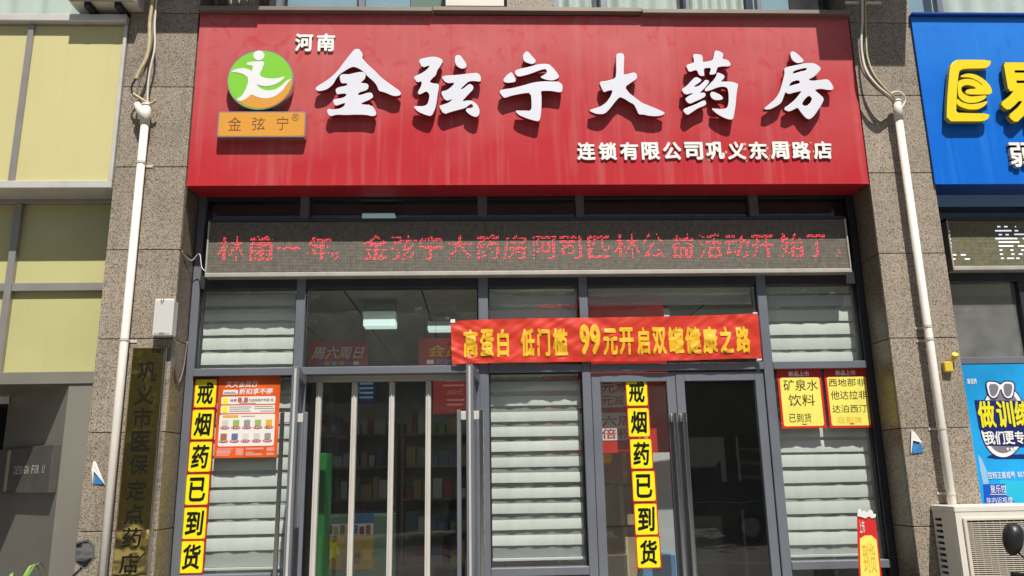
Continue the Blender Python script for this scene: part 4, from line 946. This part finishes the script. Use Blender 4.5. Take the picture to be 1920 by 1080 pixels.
MB().add([(jx,YN,zw0-.0008),(B.x,.96,zw0-.0008),(nx0,.96,zw0-.0008),(nx0,YN,zw0-.0008)], [(0,1,2,3)]).build('soffit', 'portal', pt)
MB().box(nx0, B.x, .97, .99, .004, zw0).build('door_glass', 'dark_glass', pt)
MB().box(nx0, B.x+.02, .93, .969, ZZ(10,757,.95), ZZ(10,743,.95)).build('door_head', 'alu_light', pt, .002)
zs0, zs1 = ZZ(70,924,.5), ZZ(70,838,.5)
mat('portal_dark', (.13,.122,.105), .35, metal=.3, var=.12)
bxs = thing('entrance_sign', 'dark metal sign box with silver lettering on the entrance wall', 'sign', fr(.3, zs0, .02))
MB().add([fr(.02,zs0,.0005),fr(Ls-.05,zs0,.0005),fr(Ls-.05,zs1,.0005),fr(.02,zs1,.0005),fr(.02,zs0,.045),fr(Ls-.05,zs0,.045),fr(Ls-.05,zs1,.045),fr(.02,zs1,.045)], [(0,3,2,1),(4,5,6,7),(0,1,5,4),(1,2,6,5),(2,3,7,6),(3,0,4,7)]).build('box', 'portal_dark', bxs, .003)
MB().add([fr(Ls*.70,zs0+.01,.046),fr(Ls*.76,zs0+.01,.046),fr(Ls*.76,zs1-.01,.046),fr(Ls*.70,zs1-.01,.046)], [(0,1,2,3)]).build('wood_strip', 'wood_strip', bxs)
zmid = (zs0+zs1)/2
for k, ch in enumerate('DESIGN FOR U'):
    if ch == ' ': continue
    u0 = Ls*.10+Ls*.50*k/12; u1 = u0+Ls*.50/12*(.78 if ch != 'I' else .3)
    text('letter', ch, (u0, u1, zmid-.026, zmid+.026), .047, 'box_grey', bxs, 0., fr=lambda X, Z, d: fr(Ls*.70-X, Z, d))

# ================================================================== right neighbour: blue sign
bx0 = (XX(1709,33,YS)+XX(1753,345,YS))/2; bx1 = bx0+2.2; bz0, bz1 = ZZ(1840,345,YS), ZZ(1840,32,YS)
bs = thing('shop_sign', 'bright blue signboard with raised yellow letters, cut off at the right', 'sign', ((bx0+bx1)/2, 0, bz0))
MB().box(bx0, bx1, YS, YS+.004, bz0, bz1).build('face_panel', 'sign_blue', bs)
MB().box(bx0, bx1, YS+.0045, .2, bz0+.001, bz0+.004).build('underside', 'blue_return', bs)
MB().box(bx0, bx0+.004, YS+.0045, .2, bz0+.0045, bz1).build('side_return', 'blue_return', bs)
MB().box(bx0-.004, bx1, -.05, .16, bz1+.003, bz1+.02).build('top_flashing', 'blue_return', bs, .003)
E1 = ((1740,90), 4.155); ED = .036; YE = YS-ED-.022
outline('logo_frame', [W([(147,570),(150,430),(160,300),(170,180),(180,130),(215,95),(260,92),(490,94),(485,130),(455,155),(400,158),(280,160),(245,175),(237,210),(226,300),(221,440),(218,505),(300,508),(480,512),(470,550),(430,570),(300,570)], *E1, YE)], YE, ED, ['yellow_sign','yellow_side'], bs, .002)
outline('logo_swirl', [W([(240,225),(300,198),(370,205),(440,245),(490,300),(502,360),(400,362),(310,360),(290,345),(310,320),(385,318),(350,295),(300,285),(262,300),(258,330),(280,360),(330,380),(390,375),(460,368),(440,400),(380,425),(310,428),(265,408),(236,372),(232,320),(234,255),(300,238),(370,250),(440,305),(400,260),(330,228)], *E1, YE)], YE, ED, ['yellow_sign','yellow_side'], bs, .001)
outline('logo_crescent', [W([(224,440),(226,390),(262,424),(330,440),(410,430),(465,410),(455,440),(400,475),(330,480),(270,465)], *E1, YE)], YE, ED, ['yellow_sign','yellow_side'], bs, .001)
for _x, _z in ((1779,205),(1782,140),(1795,118),(1850,118),(1848,222),(1888,125),(1888,165),(1910,200)):
    q = P(_x, _z, YE); MB().tube([(q.x, YE+.03, q.z), (q.x, YS, q.z)], .004, 8).build('pin', 'steel', bs)
text('character', '易', rect(1873, 117, 1990, 232, YE), YE, ['yellow_sign','yellow_side'], bs, .035, ED)
text('character', '弱', rect(1893, 267, 1938, 313, YS-.028), YS-.028, ['white_small','pvc_joint'], bs, .022, .028)

rsf = thing('shopfront', 'dark framed glass shopfront under the blue sign at the right edge', 'shopfront', (bx0+1, YF, 0))
rx0 = XR1+.004; rx1 = rx0+2.2
zrb0, zrb1 = ZZ(1860,528,YF), ZZ(1860,508,YF); zrt0, zrt1 = ZZ(1870,682,YF), ZZ(1870,669,YF)
MB().box(rx0, rx0+.03, YF+.01, YF+.09, 0, bz0+.05).build('mullion', 'frame_dark', rsf, .003)
xm = XX(1917,580,YF)
MB().box(xm, xm+.06, YF, YF+.09, zrt1, zrb0).build('mullion', 'frame_dark', rsf, .003)
MB().box(rx0+.031, rx1, YF, YF+.085, zrb0, zrb1).build('head_beam', 'frame_dark', rsf, .003)
MB().box(rx0+.031, rx1, YF, YF+.085, zrt0, zrt1).build('transom', 'frame_grey', rsf, .003)
MB().box(rx0+.031, xm-.001, YG, YG+.006, zrt1+.001, zrb0-.001).build('pane', 'glass_hazy', rsf)
MB().box(xm+.061, rx1, YG, YG+.006, zrt1+.001, zrb0-.001).build('pane', 'glass_hazy', rsf)
MB().box(rx0+.031, rx1, YG, YG+.006, zrb1+.001, bz0+.05).build('pane', 'glass_dark', rsf)
MB().box(rx0+.031, rx1, YG, YG+.006, 0.01, zrt0-.001).build('pane', 'glass_dark', rsf)
struct(MB().box(rx0-.1, rx1+.5, 3.0, 3.1, 0, 3.4).build('neighbour_wall_back', 'int_wall'))
struct(MB().box(rx0-.1, rx1+.5, .4, 3.0, 3.3, 3.4).build('neighbour_ceiling', 'int_ceiling'))
led2 = led_thing('LED display with white character fragments under the blue sign', XX(1781,460,YL)+.006, rx1, ZZ(1850,507,YL), ZZ(1850,414,YL), 'led_olive')
mb = MB()
E2 = (1740,360); es = 3.272
for x0, x1, y in ((117,132,241),(120,136,265),(124,140,288),(130,144,313),(132,146,335),(152,174,386),(200,232,386),(148,168,411),(225,256,411),(423,444,213),(465,488,213),(532,540,213),(410,512,238),(530,553,238),(432,454,262),(474,496,262),(528,589,260),(412,524,286),(526,548,286),(580,589,286),(432,560,308),(432,524,332),(550,589,332),(438,456,357),(504,524,357),(570,589,357),(440,460,382),(510,530,382),(555,580,382),(446,466,407),(484,528,407),(540,562,407)):
    a = P(E2[0]+x0/es, E2[1]+(y-4)/es, YL); b = P(E2[0]+x1/es, E2[1]+(y+4)/es, YL)
    mb.quad((a.x,YL-.0015,b.z),(b.x,YL-.0015,b.z),(b.x,YL-.0015,a.z),(a.x,YL-.0015,a.z))
o = mb.build('lit_dots', 'led_white', led2); o['kind'] = 'stuff'

# blue poster
YO = YF-.006
bp_ = thing('poster', 'large blue eyewear poster with sunglasses emblem beside the right pillar', 'poster', P(1860,900,YO))
pr = (rx0+.004, rx1-.2, ZZ(1870,1090,YO), ZZ(1870,683,YO))
sheet('paper', pr, YO, 'poster_blue', bp_)
def bsheet(name, pts, lay, m, sm=0): return outline(name, [[(lambda q: (q.x, q.z))(P(1740+x/3.6, 660+y/3.6, YO)) for x, y in pts]], YO-.0012*lay, .0008, [m], bp_, 0, sm)
cxp, cyp = 505, 470
bsheet('emblem_ring', [(cxp+160*math.cos(t*PI/20), cyp+248*math.sin(t*PI/20)) for t in range(40)], 1, 'navy')
bsheet('emblem_ring', [(cxp+152*math.cos(t*PI/20), cyp+240*math.sin(t*PI/20)) for t in range(40)], 2, 'print_white')
bsheet('emblem_field', [(cxp+128*math.cos(t*PI/20), cyp+212*math.sin(t*PI/20)) for t in range(40)], 3, 'lens')
bsheet('shadow_shape', [(395,712),(420,695),(640,690),(700,700),(700,720),(460,722)], 1.5, 'navy')
bsheet('sunglasses', [(382,212),(400,192),(470,198),(485,215),(510,192),(570,195),(590,225),(575,310),(530,325),(500,300),(487,250),(470,310),(440,325),(400,300)], 4, 'navy', 1)
bsheet('sunglasses', [(390,215),(405,200),(462,206),(485,226),(512,200),(565,203),(580,228),(567,305),(532,315),(508,295),(487,240),(465,300),(438,314),(408,295)], 5, 'print_white', 1)
bsheet('lens', [(405,218),(455,215),(475,240),(460,285),(435,302),(415,285)], 6, 'lens', 1); bsheet('lens', [(503,228),(520,213),(560,218),(566,240),(555,290),(532,303),(512,285)], 6, 'lens', 1)
bsheet('ribbon', [(312,325),(700,330),(700,640),(400,632),(382,545),(345,515)], 3.5, 'navy')
def btext(ch, x0, y0, x1, y1, m, bold, lay): text('lettering', ch, rect(1740+x0/3.6, 660+y0/3.6, 1740+x1/3.6, 660+y1/3.6, YO), YO-.0012*lay-.002, m, bp_, bold)
btext('做', 332, 330, 448, 512, 'lemon', .03, 5); btext('训', 458, 330, 575, 510, 'lemon', .03, 5); btext('练', 580, 330, 690, 508, 'lemon', .03, 5)
btext('我', 380, 535, 446, 625, 'print_white', .025, 5); btext('们', 448, 535, 512, 625, 'print_white', .025, 5); btext('更', 514, 535, 578, 623, 'print_white', .025, 5); btext('专', 580, 533, 644, 621, 'print_white', .025, 5)
for k in range(3):
    sxx = 535+25*k; bsheet('star', [(sxx+(12 if i % 2 == 0 else 5)*math.sin(i*PI/5), 655-(14 if i % 2 == 0 else 6)*math.cos(i*PI/5)) for i in range(10)], 5, 'print_white')
btext('易视界', 262, 180, 328, 218, 'print_white', .01, 1)
bsheet('cyan_band', [(480,860),(560,870),(760,875),(760,1300),(520,1300),(510,1000)], 1, 'poster_cyan'); bsheet('deep_band', [(372,895),(520,890),(520,960),(580,1010),(580,1250),(398,1250),(380,1000)], 1.6, 'poster_deep')
bsheet('pale_shape', [(335,690),(360,720),(395,800),(410,890),(372,894),(352,800)], 1.7, 'pale_blue')
btext('控矫正易视界', 402, 808, 585, 855, 'print_white', .006, 2); btext('科学', 602, 806, 668, 852, 'print_white', .006, 2)
btext('星乐控', 418, 898, 524, 950, 'print_white', .008, 3); btext('年内近视度', 390, 980, 570, 1022, 'print_white', .006, 3)
bsheet('rule', [(418,958),(528,958),(528,963),(418,963)], 3, 'print_white')

# ================================================================== air conditioners
def aircon(label, x0, x1, y0, y1, z0, z1, grille=True, slots=True, rot=0, feet=True, group=None, front='ac_white'):
    """y0 front, y1 back; left side panel carries the vents"""
    c_ = Vector(((x0+x1)/2, (y0+y1)/2, 0))
    root = thing('air_conditioner', label, 'air conditioner', ((x0+x1)/2, (y0+y1)/2, z0), group)
    T = Matrix.Translation(c_) @ Matrix.Rotation(rot, 4, 'Z') @ Matrix.Translation(-c_)
    def mb(): m = MB(); m.T = T; return m
    t = .012
    mb().box(x0-.004, x1+.004, y0-.005, y1+.004, z1-.035, z1).build('lid', front, root, .004)
    mb().box(x0+.03, x1-.02, y0+.03, y1-.02, z0+.02, z1-.05).build('inner_coil', 'ac_dark', root)
    # left side with real slots
    d = y1-y0; sa, sb = y0+d*.62, y0+d*.93
    m = mb().box(x0, x0+t, y0+.001, sa, z0, z1-.0355).box(x0, x0+t, sb, y1, z0, z1-.0355)
    n = max(4, int((z1-z0-.12)/.034)); zz = z1-.075
    m.box(x0, x0+t, sa, sb, zz, z1-.0355)
    while zz-.034 > z0+.03:
        m.box(x0, x0+t, sa, sb, zz-.034, zz-.017); zz -= .034
    m.box(x0, x0+t, sa, sb, z0, zz-.001)
    m.build('side_panel', front, root)
    mb().box(x1-t, x1, y0+.001, y1, z0, z1-.0355).build('side_panel', front, root)
    mb().box(x0+t+.0005, x1-t-.0005, y1-.01, y1, z0, z1-.0355).build('back_panel', front, root)
    mb().box(x0+t+.0005, x1-t-.0005, y0+.02, y1-.011, z0, z0+.015).build('base', front, root)
    gx0, gx1 = x0+.045, x0+(x1-x0)*.68; gz0, gz1 = z0+.05, z1-.075
    f = mb().box(x0, gx0, y0-.002, y0+.0005, z0, z1-.0355).box(gx1, x1, y0-.002, y0+.0005, z0, z1-.0355).box(gx0, gx1, y0-.002, y0+.0005, gz1, z1-.0355).box(gx0, gx1, y0-.002, y0+.0005, z0, gz0)
    f.build('front_panel', front, root)
    if grille:
        fr_ = mb().box(gx0-.008, gx0+.012, y0-.016, y0-.003, gz0-.008, gz1+.008).box(gx1-.012, gx1+.008, y0-.016, y0-.003, gz0-.008, gz1+.008).box(gx0+.012, gx1-.012, y0-.016, y0-.003, gz1-.008, gz1+.008).box(gx0+.012, gx1-.012, y0-.016, y0-.003, gz0-.008, gz0+.012)
        g = fr_.build('grille', 'ac_grille', root, .002)
        m = mb(); z = gz0+.018
        while z < gz1-.012: m.box(gx0+.013, gx1-.013, y0-.012, y0-.007, z, z+.0042); z += .0112
        x = gx0+.04
        while x < gx1-.02: m.box(x, x+.004, y0-.0065, y0-.003, gz0+.013, gz1-.009); x += .043
        o = m.build('grille_bars', 'ac_grille', g); o['kind'] = 'stuff'
    if feet:
        for x in (x0+.1, x1-.14): mb().box(x, x+.04, y0+.02, y1-.02, z0-.04, z0-.0005).build('foot', 'ac_dark', root)
    return root
zac = ZZ(1790,949,-.25)
aircon('beige outdoor air conditioner unit at the bottom right in front of the pillar', XX(1790,960,-.25), XX(1790,960,-.25)+.82, -.25, -.008, zac-.58, zac)
sx_ = XX(1790,960,-.25)
std = thing('ac_stand', 'steel stand carrying the outdoor unit at the bottom right', 'stand', (sx_+.4, -.13, 0))
for x in (sx_+.1, sx_+.68):
    for y in (-.23, -.06): MB().box(x, x+.035, y, y+.03, 0.001, zac-.655).build('leg', 'frame_grey', std)
MB().box(sx_+.05, sx_+.76, -.24, -.02, zac-.654, zac-.621).build('top_frame', 'frame_grey', std, .003)

# ================================================================== upper storey
YU = .16; zu0 = sz1+.0; zu1 = zu0+1.7
def window(label, panes, xa, xb, frames, zlow):
    """panes: (px0,px1,material of what hangs behind, folds)"""
    root = thing('upper_window', label, 'window', ((xa+xb)/2, YU, zlow), 'windows of the storey above')
    MB().box(xa, xb, YU-.03, YU+.09, zlow-.30, zlow-.0005).build('sill', 'stone_grey', root)
    MB().box(xa, xb, YU, YU+.06, zu1-.05, zu1).build('frame', 'frame_grey', root)
    for a, b in frames: MB().box(a, b, YU, YU+.06, zlow, zu1-.0505).build('frame', 'frame_grey', root, .003)
    MB().box(xa+.001, xb-.001, YU+.02, YU+.026, zlow, zu1-.0505).build('pane', 'glass_upper', root)
    for a, b, m, folds in panes:
        if folds:
            n = 60; vs = []; fs = []
            for k in range(n+1):
                X = a+(b-a)*k/n; y = YU+.14+.022*math.sin(k/n*folds*2*PI)+.008*math.sin(k/n*folds*5.3)
                vs += [(X, y, zlow), (X, y, zu1)]
                if k: q = 2*k; fs.append((q-2, q, q+1, q-1))
            MB().add(vs, fs).build('curtain', m, root, smooth=True)
        else: MB().box(a, b, YU+.12, YU+.125, zlow, zu1).build('backing', m, root)
    return root
def ux(px): return XX(px, 12, YU)
window('curtained window above the cream cladding at top left', [(ux(-260), ux(150), 'curtain', 7), (ux(150), ux(240), 'dark_room', 0)], ux(-300), XL0-.02, [(ux(-110), ux(-98))], ZZ(110,30,.1))
window('window with blue card panes above the left half of the red sign', [(XL1+.02, ux(414), 'dark_room', 0), (ux(414), ux(476), 'curtain_beige', 4), (ux(476), ux(528), 'dark_room', 0), (ux(531), ux(766), 'blue_card', 0), (ux(767), ux(950), 'int_greygreen', 0)], XL1+.02, ux(950), [(ux(517), ux(529)), (ux(672), ux(684))], ZZ(660,26,.1))
struct(MB().box(ux(950)+.001, ux(1036)-.001, YU-.05, YU+.2, zu0-.25, zu1).build('upper_pier', 'granite'))
window('window with pale curtains above the right half of the red sign', [(ux(1050), ux(1125), 'curtain', 2.5), (ux(1140), ux(1285), 'curtain', 4), (ux(1294), ux(1408), 'curtain', 6), (ux(1412), ux(1492), 'blue_card', 0), (ux(1493), XR0-.02, 'dark_room', 0)], ux(1036), XR0-.02, [(ux(1037), ux(1047)), (ux(1126), ux(1139)), (ux(1286), ux(1293)), (ux(1420), ux(1428))], ZZ(1260,28,.1))
window('curtained window above the blue sign at top right', [(XR1+.02, ux(1765), 'blue_card', 0), (ux(1770), ux(2150), 'curtain', 9)], XR1+.02, ux(2200), [(ux(1758), ux(1769))], ZZ(1850,30,.1))
struct(MB().box(nx0-1, ux(2250), .45, .5, zu0-.5, zu1+1.5).build('upper_room_wall', 'dark_room'))
struct(MB().box(nx0-1, ux(2250), YU-.02, .6, zu1+.002, zu1+1.6).build('upper_wall', 'stone_grey'))
# outdoor units on the ledge
q = rect(134, -70, 236, 3, -.12)
aircon('outdoor unit standing above the cream cladding at top left', q[0], q[1]+.08, -.14, .13, q[2], q[2]+.5, True, front='ac_white', group='outdoor units of the storey above')
q = rect(836, -70, 944, 14, -.02)
aircon('outdoor unit standing on the top of the red sign', q[0], q[1], -.04, .14, q[2], q[2]+.5, False, front='ac_white', group='outdoor units of the storey above')
# units higher up that throw the block shadows on the sign and pillars
def caster(label, sh_x0, sh_x1, sh_y, Yon, yf, dep, rot=0):
    k = (Yon-yf)
    a = P(sh_x0, sh_y, Yon); b = P(sh_x1, sh_y, Yon)
    x0, x1 = a.x+.27*k, b.x+.27*k; z0 = a.z+1.70*k
    rt_ = aircon(label, x0, x1, yf, yf+dep, z0, z0+.55, True, rot=rot, feet=False, group='outdoor units of the storey above')
    for x in (x0+.08, x1-.12): MB().box(x, x+.035, yf+.02, YU-.021, z0-.035, z0-.0008).build('bracket', 'frame_dark', rt_)
caster('outdoor unit on brackets just above the picture over the right pillar', 1537, 1700, 112, YS, -.48, .3)
caster('outdoor unit on brackets just above the picture over the left pillar', 250, 482, 50, YS, -.42, .26)

# ================================================================== torn banner, plant, scooters
yt = -.05
tb = thing('torn_banner', 'torn red and yellow paper banner with a crumpled top at the bottom right', 'banner', (XX(1632,1080,yt), yt, 0))
tp = [(1607,966),(1613,962),(1619,968),(1626,964),(1632,970),(1638,966),(1643,985),(1648,1030),(1656,1100),(1661,1200),(1614,1200),(1612,1100),(1608,1020)]
def flat(name, pts, Y, m, par):
    w_ = [(lambda q: (q.x, q.z))(P(x, y, yt)) for x, y in pts]
    return outline(name, [w_], Y, .0015, [m], par, 0, 0)
flat('red_paper', tp, yt, 'poster_red', tb)
flat('yellow_field', [(1612,1010),(1622,1004),(1634,1004),(1643,1012),(1648,1060),(1655,1150),(1618,1150),(1613,1060)], yt-.002, 'poster_yellow', tb)
text('lettering', '上市', rect(1611, 975, 1621, 1000, yt), yt-.002, 'poster_white', tb, .01); text('lettering', '到货', rect(1618, 1018, 1642, 1075, yt), yt-.003, 'ink_faint', tb, .0)
flat('torn_edge', [(1607,968),(1608,957),(1612,953),(1615,959),(1621,957),(1624,961),(1631,955),(1635,957),(1637,963),(1642,964),(1641,970),(1634,972),(1629,968),(1622,972),(1614,969)], yt-.0045, 'paper_white', tb)
MB().tube([(XX(1630,1000,yt), yt+.03, 0.012), (XX(1630,1000,yt), yt+.03, ZZ(1630,975,yt))], .008, 8).build('pole', 'steel', tb)
MB().box(XX(1630,1000,yt)-.15, XX(1630,1000,yt)+.15, yt-.06, yt+.12, .002, .012).build('base', 'steel', tb)

pl = thing('potted_plant', 'potted plant with light green strap leaves at the bottom left corner', 'plant', (XX(20,1090,-.25), -.25, 0))
pxw = XX(6,1090,-.25)
MB().tube([(pxw,-.25,.004),(pxw,-.25,.5),(pxw,-.25,.52)], [.13,.17,.18], 18).build('pot', 'pot', pl, smooth=True)
for k in range(16):
    a = k*2.4; ln = rng.uniform(.30,.46); h_ = rng.uniform(.46,.58); vs = []; fs = []
    for i in range(9):
        t = i/8; rr_ = ln*t*.75; z = .5+h_*math.sin(t*2.2)*1.12
        wv = .017*math.sin(min(1, t*1.15+.12)*PI)+.001
        d = Vector((math.cos(a), math.sin(a), 0)); s_ = Vector((-d.y, d.x, 0))
        c_ = Vector((pxw, -.25, z))+d*rr_
        vs += [c_-s_*wv, c_-Vector((0,0,.006)), c_+s_*wv]
        if i: b = 3*i; fs += [(b-3, b-2, b+1, b), (b-2, b-1, b+2, b+1)]
    MB().add(vs, fs).build('leaf', 'plant_leaf', pl, smooth=True)

def scooter(label, X, Y, rot, ml, shell_only):
    """front along local +y; mirrors at x = +-.32, z = 1.18"""
    root = thing('motor_scooter', label, 'scooter', (X, Y, 0), 'scooters parked before the shops')
    T = Matrix.Translation((X, Y, 0)) @ Matrix.Rotation(rot, 4, 'Z')
    def mb(): m = MB(); m.T = T; return m
    for y in (-.55, .6):
        wh = mb().tube([(-.045,y,.21),(-.03,y,.21),(.03,y,.21),(.045,y,.21)], [.19,.21,.21,.19], 22).build('wheel', 'tyre', root, smooth=True)
        mb().tube([(-.05,y,.21),(.05,y,.21)], .11, 16).build('rim', 'rim', wh)
    def prof(pts, hw): 
        m = mb(); n = len(pts)
        m.add([(-hw, y, z) for y, z in pts]+[(hw, y, z) for y, z in pts], [tuple(range(n)), tuple(range(2*n-1, n-1, -1))]+[(i+n, (i+1) % n+n, (i+1) % n, i) for i in range(n)])
        return m
    prof([(-.85,.62),(-.2,.60),(-.12,.34),(-.75,.36)], .14).build('body', 'scooter', root, .02)
    prof([(-.2,.33),(.42,.33),(.42,.26),(-.2,.26)], .15).build('footboard', 'black_plastic', root, .01)
    prof([(.42,.27),(.50,.27),(.42,.92),(.33,.95)], .17).build('leg_shield', 'scooter', root, .015)
    prof([(-.82,.74),(-.22,.70),(-.18,.61),(-.84,.63)], .13).build('seat', 'seat_black', root, .02)
    mb().tube([(0,.6,.21),(0,.42,.98)], .025, 10).build('fork', 'steel', root)
    mb().tube([(-.34,.28,1.0),(-.12,.40,.99),(.12,.40,.99),(.34,.28,1.0)], .014, 10).build('handlebar', 'black_plastic', root, smooth=True)
    mb().box(-.13,.13,.36,.52,.88,1.02).build('head_cowl', 'scooter', root, .03, seg=2)
    for s in (-1, 1):
        mr = mb().tube([(s*.24,.34,1.0),(s*.26,.34,1.06),(s*.32,.335,1.12)], .007, 8).build('mirror_stem', 'black_plastic', root, smooth=True)
        shp = [(-.052,.062),(.008,.076),(.05,.035),(.056,-.02),(.012,-.078),(-.046,-.042)] if not shell_only else [(-.05,.06),(-.02,.08),(.02,.075),(.05,.03),(.055,-.03),(.035,-.08),(0,-.085),(-.03,-.05),(-.05,.01)]
        shp = chaikin([(s*.33+s*x*1.0, 1.185+z) for x, z in shp], 2 if shell_only else 1, .22 if shell_only else .07)
        if s > 0: shp = shp[::-1]
        m = mb(); n = len(shp); cx_ = s*.33; cz_ = 1.185
        rings = []
        for sc_, yy in ((1,.32),(1.02,.335),(.8,.365),(.4,.38)): rings += [(cx_+(x-cx_)*sc_, yy, cz_+(z-cz_)*sc_) for x, z in shp]
        fs = [tuple(range(n)), tuple(range(4*n-1, 3*n-1, -1))]
        for q_ in range(3): fs += [(q_*n+n+i, q_*n+n+(i+1) % n, q_*n+(i+1) % n, q_*n+i) for i in range(n)]
        m.add(rings, fs).build('mirror_shell', 'black_plastic' if shell_only else 'steel', root, smooth=shell_only)
        m = mb(); m.add([(cx_+(x-cx_)*.88, .3185, cz_+(z-cz_)*.88) for x, z in shp], [tuple(range(n))]).build('mirror_glass', 'mirror', root)
    return root
mp_ = P(161,1011,-.45); scooter('parked scooter whose angular mirror shows in front of the left pillar', mp_.x-.33, -.45-.32, 0, 0, False)
mp_ = P(1903,988,-.75); scooter('parked scooter whose dark rounded mirror shows before the air conditioner', mp_.x+.33, -.75+.36, PI, 0, True)

# ================================================================== street behind the camera (seen in the glass and the brass)
def car(label, X, Y, m):
    root = thing('parked_car', label, 'car', (X, Y, 0))
    z0 = -.12
    def loft(secs, name, mm, par):
        """secs: list of (x, [(y,z)...])"""
        n = len(secs[0][1]); vs = []; fs = []
        for x, pr_ in secs: vs += [(X+x, Y+y, z0+z) for y, z in pr_]
        for i in range(len(secs)-1):
            for k in range(n): fs.append((i*n+k, (i+1)*n+k, (i+1)*n+(k+1) % n, i*n+(k+1) % n))
        fs += [tuple(range(n)), tuple((len(secs)-1)*n+k for k in range(n-1, -1, -1))]
        return MB().add(vs, fs).build(name, mm, par, .03, True, 2)
    lo = lambda h, wd: [(-wd,.35),(wd,.35),(wd,h*.8),(wd*.93,h),(-wd*.93,h),(-wd,h*.8)]
    body = loft([(-2.25,lo(.75,.78)),(-2.1,lo(.95,.88)),(-1.0,lo(1.05,.92)),(1.9,lo(1.05,.92)),(2.25,lo(.95,.85))], 'body', m, root)
    loft([(-1.1,[(-.80,1.04),(.80,1.04),(.78,1.06),(-.78,1.06)]),(-.35,[(-.82,1.04),(.82,1.04),(.66,1.60),(-.66,1.60)]),(1.5,[(-.82,1.04),(.82,1.04),(.66,1.62),(-.66,1.62)]),(2.1,[(-.80,1.04),(.80,1.04),(.76,1.1),(-.76,1.1)])], 'cabin', 'car_glass', root)
    MB().box(X-.3, X+1.5, Y-.62, Y+.62, z0+1.61, z0+1.67).build('roof', m, root, .03)
    for x in (-1.4, 1.4):
        for s in (-1, 1):
            wh = MB().tube([(X+x,Y+s*.72,z0+.36),(X+x,Y+s*.94,z0+.36)], .36, 26).build('wheel', 'tyre', root)
            MB().tube([(X+x,Y+s*.93,z0+.36),(X+x,Y+s*.955,z0+.36)], .22, 18).build('rim', 'rim', wh)
    for s in (-1, 1):
        MB().box(X-2.27, X-2.15, Y+s*.72-.14, Y+s*.72+.14, z0+.72, z0+.86).build('headlight', 'lampglass', root, .02)
        MB().box(X+2.2, X+2.29, Y+s*.72-.12, Y+s*.72+.12, z0+.8, z0+.98).build('tail_light', 'redlamp', root, .02)
        MB().box(X-.5, X-.35, Y+s*1.0-.08, Y+s*1.0+.08, z0+1.05, z0+1.18).build('wing_mirror', m, root, .02)
        MB().box(X-1.0, X+1.9, Y+s*.926-.008, Y+s*.926+.008, z0+.98, z0+1.0).build('side_trim', 'rim', root)
car('dark car parked across the street, mirrored in the closed glass door', 5.2, -15.5, 'car_paint')
def tree(label, X, Y, h, rad, seed):
    rg = random.Random(seed)
    root = thing('street_tree', label, 'tree', (X, Y, -.12), 'street trees across the road')
    m = MB(); m.tube([(X,Y,-.12),(X+.05,Y,h*.25),(X-.04,Y,h*.45),(X,Y,h*.7)], [.2,.16,.12,.05], 10)
    cl_ = []
    for k in range(9):
        a = rg.uniform(0, 2*PI); e = rg.uniform(.45,.9)
        p = Vector((X+rad*.75*math.cos(a)*rg.uniform(.3,1), Y+rad*.75*math.sin(a)*rg.uniform(.3,1), h*e))
        m.tube([(X,Y,h*rg.uniform(.3,.5)), ((X+p.x)/2,(Y+p.y)/2,p.z-.5), p], [.08,.05,.02], 6); cl_.append(p)
    m.build('trunk', 'bark', root, smooth=True)
    for name, mm, cnt in (('crown','leaf',2200),('crown','leaf_light',900)):
        vs = []; fs = []
        for k in range(cnt):
            c_ = cl_[rg.randrange(len(cl_))] if rg.random() < .85 else Vector((X, Y, h*.75))
            d = Vector((rg.gauss(0,1), rg.gauss(0,1), rg.gauss(0,.8))).normalized()*rad*.55*rg.random()**.4
            p = c_+d; u = Vector((rg.gauss(0,1), rg.gauss(0,1), rg.gauss(0,1))).normalized(); v = u.cross(Vector((rg.gauss(0,1), rg.gauss(0,1), .3))).normalized()
            s = rg.uniform(.10,.2); b = len(vs); vs += [p-u*s, p+v*s*.5, p+u*s, p-v*s*.5]; fs.append((b, b+1, b+2, b+3))
        MB().add(vs, fs).build(name, mm, root)
for k, (x, y, h_, rr) in enumerate(((-11,-19,7.5,2.6),(-5.5,-18.5,8.5,2.9),(-.5,-19.5,8,2.8),(4.5,-19,8.5,3.0),(9.5,-19.5,8,2.7),(14.5,-19,7.5,2.6))):
    tree('street tree across the road, seen only mirrored in glass and brass', x, y, h_, rr, 11+k)
ob_ = thing('opposite_building', 'plain building across the road, mirrored in the glass', 'building', (0, -27, 0))
MB().box(-30, 30, -34, -27, -.12, 11).build('wall', 'facade', ob_)
for i in range(14):
    for j in range(3):
        x = -27+i*4; z = 1.2+j*3.4; MB().box(x, x+2.2, -26.99, -26.9, z, z+1.7).build('window', 'car_glass', ob_)
